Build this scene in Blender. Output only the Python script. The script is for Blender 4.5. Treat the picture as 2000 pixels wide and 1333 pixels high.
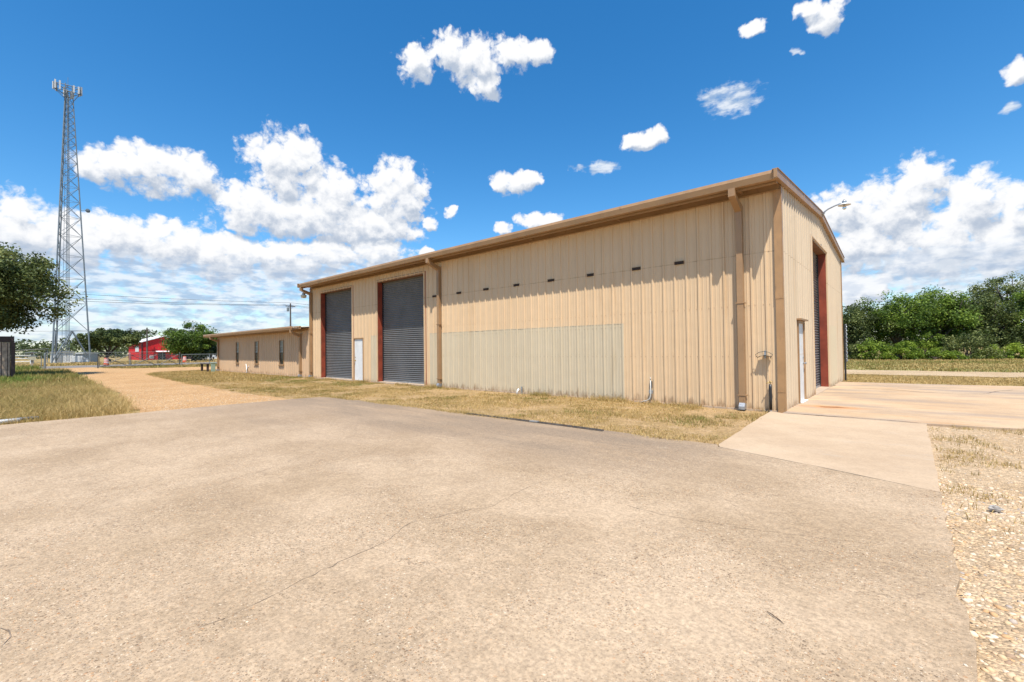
import bpy, math, random
import numpy as np
from mathutils import Matrix, Vector
for o in list(bpy.data.objects): bpy.data.objects.remove(o)
S = bpy.context.scene
COL = S.collection
R = math.radians
random.seed(7)
# ------------------------------------------------------------------ camera
cam_d = bpy.data.cameras.new('camera'); cam = bpy.data.objects.new('camera', cam_d); COL.objects.link(cam)
cam_d.sensor_width = 36.0; cam_d.lens = 15.795; cam_d.clip_start = 0.05; cam_d.clip_end = 3000
CAM = Vector((2.139, -11.699, 1.476))
pit, rol, yaw = R(1.016), R(-0.695), R(131.426)
Fv = Vector((math.cos(yaw)*math.cos(pit), math.sin(yaw)*math.cos(pit), math.sin(pit)))
Rv = Vector((math.sin(yaw), -math.cos(yaw), 0)); Uv = Rv.cross(Fv)
R2 = Rv*math.cos(rol)+Uv*math.sin(rol); U2 = -Rv*math.sin(rol)+Uv*math.cos(rol)
M = Matrix((R2, U2, -Fv)).transposed().to_4x4(); M.translation = CAM
cam.matrix_world = M
S.camera = cam
# ------------------------------------------------------------------ sun, sky, exposure
SUN_DIR = Vector((0.62, -0.70, 1.95)).normalized()          # towards the sun
sl = bpy.data.lights.new('sun', 'SUN'); sl.energy = 5.0; sl.angle = R(0.53); sl.color = (1.0, 0.95, 0.87)
so = bpy.data.objects.new('sun', sl); COL.objects.link(so)
so.rotation_euler = SUN_DIR.to_track_quat('Z', 'Y').to_euler(); so.location = (0, 0, 60)
S.view_settings.view_transform = 'Standard'; S.view_settings.look = 'None'
S.view_settings.exposure = 0.50; S.view_settings.gamma = 1.0

class NT:
    """tiny helper for node trees"""
    def __init__(s, nt): s.nt = nt
    def n(s, t, **kw):
        nd = s.nt.nodes.new(t)
        for k, v in kw.items(): setattr(nd, k, v)
        return nd
    def put(s, sock, v):
        if isinstance(v, bpy.types.NodeSocket): s.nt.links.new(v, sock)
        elif v is not None:
            if hasattr(sock.default_value, '__len__') and not hasattr(v, '__len__'): v = (v,)*len(sock.default_value)
            if hasattr(sock.default_value, '__len__') and len(sock.default_value) == 4 and len(v) == 3: v = (*v, 1)
            sock.default_value = v
    def m(s, op, a, b=None, c=None, clamp=False):
        nd = s.n('ShaderNodeMath', operation=op, use_clamp=clamp)
        for i, v in enumerate((a, b, c)):
            if v is not None: s.put(nd.inputs[i], v)
        return nd.outputs[0]
    def v(s, op, a, b=None):
        nd = s.n('ShaderNodeVectorMath', operation=op)
        s.put(nd.inputs[0], a)
        if b is not None: s.put(nd.inputs[3 if op == 'SCALE' else 1], b)
        return nd.outputs['Value' if op in ('DOT_PRODUCT', 'LENGTH') else 'Vector']
    def mix(s, fac, a, b, blend='MIX'):
        nd = s.n('ShaderNodeMix', data_type='RGBA', blend_type=blend)
        s.put(nd.inputs[0], fac); s.put(nd.inputs[6], a); s.put(nd.inputs[7], b)
        return nd.outputs[2]
    def noise(s, vec, scale, detail=3, rough=0.5, out='Fac', dist=0.0, dim='3D'):
        nd = s.n('ShaderNodeTexNoise', noise_dimensions=dim); s.put(nd.inputs['Vector'], vec)
        nd.inputs['Scale'].default_value = scale; nd.inputs['Detail'].default_value = detail
        nd.inputs['Roughness'].default_value = rough; nd.inputs['Distortion'].default_value = dist
        return nd.outputs[out]
    def step(s, v, a, b, lo=0.0, hi=1.0, smooth=True):
        nd = s.n('ShaderNodeMapRange', interpolation_type='SMOOTHSTEP' if smooth else 'LINEAR')
        s.put(nd.inputs[0], v)
        for i, x in enumerate((a, b, lo, hi)): s.put(nd.inputs[i+1], x)
        return nd.outputs[0]
    def scale(s, vec, sc):
        return s.v('MULTIPLY', vec, sc)
    def xyz(s, vec):
        nd = s.n('ShaderNodeSeparateXYZ'); s.put(nd.inputs[0], vec); return nd.outputs
    def comb(s, x, y, z):
        nd = s.n('ShaderNodeCombineXYZ')
        for i, q in enumerate((x, y, z)): s.put(nd.inputs[i], q)
        return nd.outputs[0]

# clouds as (azimuth, elevation, half width, half height) in degrees round the horizon
SOLID = [(157.74,20.18,4.49,3.56),(152.81,17.26,4.83,3.48),(145.68,18.42,3.82,3.8),(161.08,15.37,4.21,2.56),(154.79,15.1,10.45,2.37),(149.04,14.7,6.54,2.06),(179.05,10.65,2.99,2.83),(175.89,10.3,3.35,2.36),(172.73,11.16,2.97,2.19),(168.39,10.97,4.19,2.23),(164.43,10.27,5.07,2.35),(158.03,10.56,5.76,2.05),(148.16,11.77,4.32,2.05),(153.69,11.16,4.49,1.76),(173.3,17.4,2.74,1.53),(170.04,17.92,3.22,2.25),(166.9,17.85,2.62,2.05),(143.05,32.26,2.66,1.97),(139.38,33.68,3.11,2.02),(135.6,32.9,4.07,2.63),(134.65,30.76,2.63,1.67),(130.98,33.49,3.3,1.77),(127.55,33.54,1.97,1.48),(131.18,20.38,3.02,1.57),(128.88,20.69,1.84,1.04),(114.81,23.97,2.66,1.17),(112.83,24.24,1.42,1.15),(95.72,31.14,1.92,1.66),(96.8,32.2,1.79,0.78),(102.58,32.08,1.52,0.84),(82.55,21.87,1.03,1.05),(88.78,14.07,2.2,3.0),(91.42,12.52,3.08,3.35),(85.46,11.74,2.54,3.06),(87.49,9.44,5.12,3.67),(95.06,13.2,2.55,2.61),(82.9,10.74,1.5,2.35),(83.69,8.33,2.67,3.02),(93.46,9.91,3.67,2.51),(93.15,5.31,2.42,2.04),(127.31,15.77,4.04,1.22),(132.24,15.01,1.18,0.98),(139.06,17.01,0.97,0.96),(141.76,15.49,1.14,0.96),(142.29,12.3,1.26,0.62)]
WISP = [(170,8.2,9,1.6),(158,8.6,9,1.5),(166,6.0,12,1.6),(176,3.6,8,1.5),(88,7.6,7,1.5),(86,3.6,8,1.5),(104.54,26.3,3.04,1.8),(106.67,26.98,1.96,0.96),(119.5,21.55,2.26,0.78),(98.49,29.18,0.65,0.51),(83.0,19.15,0.87,0.47),(122.68,21.67,1.28,0.45),(178.43,5.94,6.15,3.09),(171.59,6.77,7.7,1.78),(162.56,7.16,9.6,2.21),(170.02,4.36,10.48,1.32),(159.09,5.06,8.71,1.96),(173.07,2.51,7.35,1.07),(163.51,2.7,10.34,1.44),(177.16,1.96,6.42,1.37),(147.89,7.81,11.91,3.7),(85.6,5.05,5.76,1.99),(90.4,6.53,5.99,1.27),(83.14,6.51,3.49,1.29),(94.79,5.97,3.79,1.56),(85.66,2.33,6.41,1.82),(184.14,7.74,4.86,4.68),(183.36,2.24,5.02,2.41),(77.45,7.19,5.04,4.54),(77.57,1.83,5.77,2.31)]

def cloud_group(name, blobs, warp, billow_amp, noise_amp, sy, bias):
    g = bpy.data.node_groups.new(name, 'ShaderNodeTree')
    g.interface.new_socket('P', in_out='INPUT', socket_type='NodeSocketVector')
    g.interface.new_socket('D', in_out='OUTPUT', socket_type='NodeSocketFloat')
    g.interface.new_socket('M', in_out='OUTPUT', socket_type='NodeSocketFloat')
    T = NT(g); gi = T.n('NodeGroupInput'); go = T.n('NodeGroupOutput')
    P = gi.outputs[0]
    w = T.v('SUBTRACT', T.noise(P, 0.55, 3, 0.55, 'Color', dim='2D'), (0.5, 0.5, 0.5))
    Pw = T.v('ADD', P, T.scale(w, (warp, warp*0.7, 0)))
    acc = None
    for a, e, rx, ry in blobs:
        if (a > 144 and e < 21) or (a < 97 and e < 16): rx, ry = rx*1.12, ry*1.2
        nd = T.n('ShaderNodeVectorMath', operation='MULTIPLY_ADD'); T.put(nd.inputs[0], Pw)
        nd.inputs[1].default_value = (1/rx, 1/ry, 0); nd.inputs[2].default_value = (-a/rx, -e/ry, 0)
        r2 = T.v('DOT_PRODUCT', nd.outputs[0], nd.outputs[0])
        acc = r2 if acc is None else T.m('MINIMUM', acc, r2)
    D = T.m('SUBTRACT', bias, T.m('MINIMUM', acc, 3.0)); T.put(go.inputs[1], D)
    vo = T.n('ShaderNodeTexVoronoi', feature='F1', voronoi_dimensions='2D'); T.put(vo.inputs['Vector'], T.scale(Pw, (1.0, sy, 0)))
    vo.inputs['Scale'].default_value = 0.42; vo.inputs['Detail'].default_value = 4
    vo.inputs['Roughness'].default_value = 0.55; vo.inputs['Lacunarity'].default_value = 2.2
    D = T.m('ADD', D, T.m('MULTIPLY', T.m('SUBTRACT', 0.48, vo.outputs['Distance']), billow_amp))
    nz = T.noise(T.scale(P, (1.0, sy, 0)), 0.75, 6, 0.52, dim='2D')
    D = T.m('ADD', D, T.m('MULTIPLY', T.m('SUBTRACT', nz, 0.5), noise_amp))
    T.put(go.inputs[0], D)
    return g

W = bpy.data.worlds.new('World'); S.world = W; W.use_nodes = True
W.node_tree.nodes.clear(); T = NT(W.node_tree)
sky = T.n('ShaderNodeTexSky', sky_type='NISHITA', sun_disc=False, sun_elevation=math.asin(SUN_DIR.z),
          sun_rotation=math.atan2(SUN_DIR.x, SUN_DIR.y), altitude=100, air_density=1.0, dust_density=0.5, ozone_density=2.0)
hsv = T.n('ShaderNodeHueSaturation'); T.put(hsv.inputs['Color'], sky.outputs[0])
hsv.inputs['Hue'].default_value = 0.497; hsv.inputs['Saturation'].default_value = 1.38; hsv.inputs['Value'].default_value = 1.0
bg_sky = T.n('ShaderNodeBackground'); T.put(bg_sky.inputs[0], T.mix(1.0, hsv.outputs[0], (1.0, 1.07, 1.10), 'MULTIPLY')); bg_sky.inputs[1].default_value = 0.124
tc = T.n('ShaderNodeTexCoord'); d = T.xyz(tc.outputs['Generated'])
az = T.m('MULTIPLY', T.m('ARCTAN2', d[1], d[0]), 57.29578)
az = T.m('ADD', az, T.m('MULTIPLY', T.m('LESS_THAN', az, -90.0), 360.0))
el = T.m('MULTIPLY', T.m('ARCSINE', d[2]), 57.29578)
P = T.comb(az, el, 0.0)
g1 = cloud_group('cumulus', SOLID, 1.5, 0.78, 1.2, 1.1, 1.34)
g2 = cloud_group('thin_cloud', WISP, 2.0, 0.5, 1.8, 2.3, 1.1)
def use(g, p):
    nd = T.n('ShaderNodeGroup', node_tree=g); T.put(nd.inputs[0], p); return nd.outputs
D0, M0 = use(g1, P); D1, M1 = use(g1, T.v('ADD', P, (0.35, 1.0, 0)))
E0 = use(g2, P)[0]
a1 = T.step(D0, -0.06, 0.62)
a2 = T.m('MULTIPLY', T.step(E0, -0.2, 0.95), 0.88)
lit = T.step(T.m('ADD', T.m('MULTIPLY', T.m('SUBTRACT', M0, M1), 0.62), T.m('ADD', T.m('MULTIPLY', T.m('SUBTRACT', D0, D1), 0.27), T.m('MULTIPLY', T.m('SUBTRACT', 1.1, D1), 0.16))), -0.36, 0.30)
c1 = T.mix(lit, (0.47, 0.545, 0.665), (0.96, 0.965, 0.98))
e_lit = T.noise(T.scale(P, (0.7, 2.4, 0)), 0.55, 5, 0.55, dim='2D')
c2 = T.mix(T.step(e_lit, 0.36, 0.62), (0.42, 0.55, 0.74), (0.84, 0.89, 0.95))
above = T.step(el, -0.5, 0.8)
a2 = T.m('MULTIPLY', a2, above); a1 = T.m('MULTIPLY', a1, above)
cc = T.mix(T.m('DIVIDE', a1, T.m('MAXIMUM', T.m('ADD', a1, a2), 0.001)), c2, c1)
aa = T.m('SUBTRACT', 1.0, T.m('MULTIPLY', T.m('SUBTRACT', 1.0, a1), T.m('SUBTRACT', 1.0, a2)))
bg_cl = T.n('ShaderNodeBackground'); T.put(bg_cl.inputs[0], cc); bg_cl.inputs[1].default_value = 0.74
ms = T.n('ShaderNodeMixShader'); T.put(ms.inputs[0], aa); T.put(ms.inputs[1], bg_sky.outputs[0]); T.put(ms.inputs[2], bg_cl.outputs[0])
wo = T.n('ShaderNodeOutputWorld'); T.put(wo.inputs[0], ms.outputs[0])

# ------------------------------------------------------------------ helpers
WLOC = {}
def tag(o, label=None, cat=None, group=None, kind=None):
    if label: o['label'] = label
    if cat: o['category'] = cat
    if group: o['group'] = group
    if kind: o['kind'] = kind
    return o
def thing(name, label, cat, loc=(0, 0, 0), group=None):
    o = bpy.data.objects.new(name, None); COL.objects.link(o); o.location = loc; o.empty_display_size = 0.2
    WLOC[o] = Vector(loc); return tag(o, label, cat, group)
def copy_tree(o, parent=None):
    c = o.copy(); COL.objects.link(c)
    if parent: c.parent = parent
    for ch in list(o.children): copy_tree(ch, c)
    return c
class MB:
    def __init__(s): s.v = []; s.f = []; s.mi = []; s.cur = 0
    def add(s, vs, fs):
        b = len(s.v); s.v += [tuple(q) for q in vs]
        for f in fs: s.f.append(tuple(b+i for i in f)); s.mi.append(s.cur)
        return s
    def box(s, x0, x1, y0, y1, z0, z1):
        v = [(x, y, z) for z in (z0, z1) for y in (y0, y1) for x in (x0, x1)]
        return s.add(v, [(0, 2, 3, 1), (4, 5, 7, 6), (0, 1, 5, 4), (2, 6, 7, 3), (0, 4, 6, 2), (1, 3, 7, 5)])
    def prism(s, prof, a, b, axis='x'):
        """closed 2-D profile swept along an axis from a to b"""
        n = len(prof)
        def mk(p, t): return (t, p[0], p[1]) if axis == 'x' else ((p[0], t, p[1]) if axis == 'y' else (p[0], p[1], t))
        v = [mk(p, a) for p in prof]+[mk(p, b) for p in prof]
        return s.add(v, [(i, (i+1) % n, n+(i+1) % n, n+i) for i in range(n)]+[tuple(range(n))[::-1], tuple(range(n, 2*n))])
    def tube(s, pts, r, n=8, caps=True):
        pts = [Vector(p) for p in pts]; rs = r if hasattr(r, '__len__') else [r]*len(pts)
        v = []; f = []; up = None
        for i, p in enumerate(pts):
            t = (pts[min(i+1, len(pts)-1)]-pts[max(i-1, 0)]).normalized()
            if up is None:
                up = Vector((0, 0, 1)) if abs(t.z) < 0.9 else Vector((1, 0, 0))
            a = t.cross(up).normalized(); b = a.cross(t).normalized(); up = b
            for k in range(n):
                g = 2*math.pi*k/n
                v.append(p+(a*math.cos(g)+b*math.sin(g))*rs[i])
        for i in range(len(pts)-1):
            for k in range(n): f.append((i*n+k, i*n+(k+1) % n, (i+1)*n+(k+1) % n, (i+1)*n+k))
        if caps: f.append(tuple(range(n))[::-1]); f.append(tuple((len(pts)-1)*n+k for k in range(n)))
        return s.add(v, f)
    def lathe(s, prof, c, n=20, axis=Vector((0, 0, 1))):
        """(radius, height) profile turned about an axis through c"""
        c = Vector(c); q = Vector((0, 0, 1)).rotation_difference(axis); v = []; f = []
        for r, h in prof:
            for k in range(n):
                g = 2*math.pi*k/n; v.append(c+q @ Vector((r*math.cos(g), r*math.sin(g), h)))
        for i in range(len(prof)-1):
            for k in range(n): f.append((i*n+k, i*n+(k+1) % n, (i+1)*n+(k+1) % n, (i+1)*n+k))
        f.append(tuple(range(n))[::-1]); f.append(tuple((len(prof)-1)*n+k for k in range(n)))
        return s.add(v, f)
    def build(s, name, mats, parent=None, smooth=False, bevel=0.0):
        w = Vector((0, 0, 0))
        if parent is not None: w = WLOC[parent]
        me = bpy.data.meshes.new(name)
        me.from_pydata([(a-w.x, b-w.y, c-w.z) for a, b, c in s.v], [], s.f)
        for m in (mats if isinstance(mats, (list, tuple)) else [mats]): me.materials.append(m)
        me.polygons.foreach_set('material_index', s.mi)
        if smooth: me.polygons.foreach_set('use_smooth', [True]*len(s.f))
        me.update()
        o = bpy.data.objects.new(name, me); COL.objects.link(o)
        if parent is not None: o.parent = parent
        WLOC[o] = w
        if bevel:
            b = o.modifiers.new('bevel', 'BEVEL'); b.width = bevel; b.segments = 2; b.limit_method = 'ANGLE'
        return o
def np_mesh(name, verts, faces_flat, nper, mat, tint=None, smooth=False, parent=None):
    """fast mesh from numpy arrays, every face with nper corners, one tint value per vertex"""
    me = bpy.data.meshes.new(name); nv = len(verts); nf = len(faces_flat)//nper
    if parent is not None: verts = verts-np.array(WLOC[parent])
    me.vertices.add(nv); me.vertices.foreach_set('co', verts.astype(np.float32).ravel())
    me.loops.add(nf*nper); me.loops.foreach_set('vertex_index', faces_flat.astype(np.int32).ravel())
    me.polygons.add(nf); me.polygons.foreach_set('loop_start', np.arange(0, nf*nper, nper, dtype=np.int32))
    if smooth: me.polygons.foreach_set('use_smooth', np.ones(nf, dtype=bool))
    if tint is not None:
        at = me.attributes.new('tint', 'FLOAT', 'POINT'); at.data.foreach_set('value', tint.astype(np.float32))
    me.materials.append(mat); me.update(calc_edges=True); me.validate()
    o = bpy.data.objects.new(name, me); COL.objects.link(o)
    if parent is not None: o.parent = parent
    WLOC[o] = Vector((0, 0, 0)) if parent is None else WLOC[parent]
    return o

# ------------------------------------------------------------------ materials
def new_mat(name, rough=0.6, metal=0.0, spec=0.5):
    m = bpy.data.materials.new(name); m.use_nodes = True; t = NT(m.node_tree); m.node_tree.nodes.clear()
    b = t.n('ShaderNodeBsdfPrincipled'); o = t.n('ShaderNodeOutputMaterial'); t.put(o.inputs[0], b.outputs[0])
    b.inputs['Roughness'].default_value = rough; b.inputs['Metallic'].default_value = metal
    b.inputs['Specular IOR Level'].default_value = spec
    pos = t.n('ShaderNodeNewGeometry').outputs['Position']
    return m, t, b, pos
def bump(t, b, h, strength=0.3, dist=0.01):
    nd = t.n('ShaderNodeBump'); nd.inputs['Strength'].default_value = strength; nd.inputs['Distance'].default_value = dist
    t.put(nd.inputs['Height'], h); t.put(b.inputs['Normal'], nd.outputs[0])
def plain(name, col, rough=0.6, metal=0.0, var=0.18, sc=3.0, dirt=None, grime=0.0):
    """paint or metal with soft mottling and a little dirt"""
    m, t, b, pos = new_mat(name, rough, metal)
    n1 = t.noise(pos, sc, 4, 0.6); k = t.step(n1, 0.3, 0.7, 1-var, 1+var)
    c = t.mix(1.0, col, t.comb(k, k, k), 'MULTIPLY')
    if dirt:
        n2 = t.noise(t.scale(pos, (1, 1, 0.35)), sc*4, 5, 0.65)
        c = t.mix(t.step(n2, 0.62-grime, 0.8-grime), c, dirt)
    t.put(b.inputs['Base Color'], c)
    t.put(b.inputs['Roughness'], t.step(t.noise(pos, sc*6, 3), 0.3, 0.7, max(rough-0.1, 0.05), min(rough+0.1, 1)))
    return m
def wall_mat(name, col, dark, axis, streak=0.5):
    """baked-enamel ribbed sheet: sheet-to-sheet tint, vertical streaks, rust low down"""
    m, t, b, pos = new_mat(name, 0.5, 0.0, 0.35)
    x = t.xyz(pos); s = x[0] if axis == 'x' else x[1]
    wn = t.n('ShaderNodeTexWhiteNoise', noise_dimensions='1D'); t.put(wn.inputs['W'], t.m('FLOOR', t.m('DIVIDE', s, 0.9144)))
    k = t.step(wn.outputs['Value'], 0, 1, 0.955, 1.03, False)
    c = t.mix(1.0, col, t.comb(k, k, k), 'MULTIPLY')
    st = t.noise(t.comb(t.m('MULTIPLY', s, 9.0), 0.0, t.m('MULTIPLY', x[2], 0.45)), 1.0, 4, 0.6)
    c = t.mix(t.step(st, 0.45, 0.8, 0, streak), c, dark)
    bl = t.noise(pos, 0.8, 4, 0.6); c = t.mix(t.step(bl, 0.5, 0.75, 0, 0.22), c, (col[0]*1.12, col[1]*1.12, col[2]*1.1))
    low = t.step(t.m('ADD', x[2], t.m('MULTIPLY', t.noise(t.scale(pos, (6, 6, 2)), 1.0, 5, 0.65), 0.9)), 0.36, 0.62, 1, 0)
    c = t.mix(t.m('MULTIPLY', low, 0.7), c, (0.20, 0.105, 0.05))
    lap_shadow = t.m('MULTIPLY', t.step(t.m('ABSOLUTE', t.m('SUBTRACT', t.m('FRACT', t.m('DIVIDE', s, 0.9144)), 0.958)), 0.004, 0.009, 1, 0), t.step(t.noise(t.comb(t.m('MULTIPLY', s, 0.8), 0.0, t.m('MULTIPLY', x[2], 0.7)), 1.0, 3), 0.35, 0.6, 0.25, 0.75))
    c = t.mix(lap_shadow, c, (dark[0]*0.5, dark[1]*0.45, dark[2]*0.4))  # shadow line beside each sheet lap, painted into the colour
    dr = t.noise(t.comb(t.m('MULTIPLY', s, 2.2), 0.0, t.m('MULTIPLY', x[2], 0.18)), 1.0, 5, 0.65); c = t.mix(t.step(dr, 0.56, 0.74, 0, 0.38), c, (dark[0]*0.85, dark[1]*0.75, dark[2]*0.62))
    seam = t.m('MULTIPLY', t.step(t.m('ABSOLUTE', t.m('SUBTRACT', x[2], 3.655)), 0.006, 0.014, 1, 0), t.step(t.noise(pos, 3.0, 3), 0.4, 0.6, 0.15, 0.6))
    c = t.mix(seam, c, (dark[0]*0.6, dark[1]*0.55, dark[2]*0.5))
    t.put(b.inputs['Base Color'], c)
    bump(t, b, t.noise(pos, 2.2, 2), 0.6, 0.016)
    return m
TAN = (0.655, 0.47, 0.285); TAN_D = (0.50, 0.335, 0.175)
M_wall = wall_mat('tan_sheet', TAN, TAN_D, 'x', 0.25)
M_gable = wall_mat('tan_gable_sheet', (0.565, 0.45, 0.315), (0.48, 0.36, 0.225), 'y', 0.25)
M_patch = wall_mat('pale_sheet', (0.545, 0.455, 0.315), (0.46, 0.38, 0.25), 'x', 0.15)
M_annex = wall_mat('annex_sheet', (0.58, 0.40, 0.245), (0.44, 0.285, 0.16), 'x', 0.3)
M_trim = plain('brown_trim', (0.33, 0.195, 0.095), 0.45, var=0.1, sc=1.5, dirt=(0.20, 0.11, 0.055), grime=0.02)
M_trim2 = plain('corner_trim', (0.38, 0.215, 0.095), 0.45, var=0.14, sc=1.5, dirt=(0.22, 0.13, 0.07), grime=0.05)
M_roof = plain('roof_sheet', (0.50, 0.42, 0.33), 0.4, var=0.08)
M_soffit = plain('roof_underside', (0.58, 0.50, 0.40), 0.5, var=0.1, dirt=(0.3, 0.2, 0.1))
M_red = plain('red_oxide', (0.24, 0.045, 0.02), 0.55, var=0.25, sc=2.5, dirt=(0.10, 0.04, 0.03), grime=0.06)
M_slat = plain('door_slat', (0.135, 0.133, 0.127), 0.4, metal=0.0, var=0.12, sc=1.2, dirt=(0.14, 0.13, 0.11))
M_white = plain('white_paint', (0.70, 0.70, 0.68), 0.4, var=0.06, dirt=(0.45, 0.4, 0.33), grime=-0.03)
M_black = plain('black_metal', (0.018, 0.018, 0.02), 0.45, var=0.3)
M_hole = plain('rusty_slot', (0.035, 0.022, 0.015), 0.85, var=0.5, sc=30)
M_galv = plain('galvanised', (0.36, 0.37, 0.38), 0.42, metal=0.6, var=0.15, sc=6)
M_steel = plain('tower_steel', (0.15, 0.18, 0.205), 0.6, metal=0.1, var=0.15)
M_steel_lit = plain('bright_steel', (0.55, 0.57, 0.58), 0.5, metal=0.2, var=0.1)
M_pvc = plain('white_pvc', (0.72, 0.71, 0.67), 0.35, var=0.06, dirt=(0.4, 0.33, 0.24))
M_brass = plain('brass', (0.45, 0.32, 0.12), 0.35, metal=0.8, var=0.2)
M_glass = plain('dark_pane', (0.03, 0.035, 0.035), 0.08, var=0.2)
M_blind = plain('pane_blind', (0.20, 0.20, 0.18), 0.25, var=0.2, sc=8)
M_wood = plain('grey_wood', (0.36, 0.27, 0.19), 0.8, var=0.3, sc=5, dirt=(0.1, 0.07, 0.05))
M_wood_d = plain('dark_wood', (0.055, 0.035, 0.028), 0.8, var=0.3, sc=5)
M_pole = plain('pole_wood', (0.085, 0.07, 0.06), 0.85, var=0.25, sc=2)
M_barn = plain('red_sheet', (0.50, 0.012, 0.016), 0.45, var=0.08, sc=0.6)
M_barnroof = plain('white_roof', (0.80, 0.80, 0.80), 0.4, var=0.05)
M_orange = plain('orange_plastic', (0.62, 0.10, 0.035), 0.45, var=0.1)
M_concrete_l = plain('plain_concrete', (0.44, 0.33, 0.23), 0.85, var=0.12, sc=4, dirt=(0.34, 0.22, 0.14))
M_tanbox = plain('tan_box', (0.48, 0.41, 0.26), 0.5, var=0.08)
M_green = plain('green_box', (0.25, 0.33, 0.25), 0.5, var=0.08)
M_rock = plain('grey_rock', (0.36, 0.325, 0.285), 0.9, var=0.45, sc=30)
M_twig = plain('twig_bark', (0.10, 0.06, 0.035), 0.9, var=0.4, sc=30)
M_bulb, _t, _b, _p = new_mat('clear_bulb', 0.03); _b.inputs['Transmission Weight'].default_value = 1.0; _b.inputs['IOR'].default_value = 1.3
M_bark = plain('bark', (0.07, 0.055, 0.042), 0.9, var=0.35, sc=4)

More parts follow.
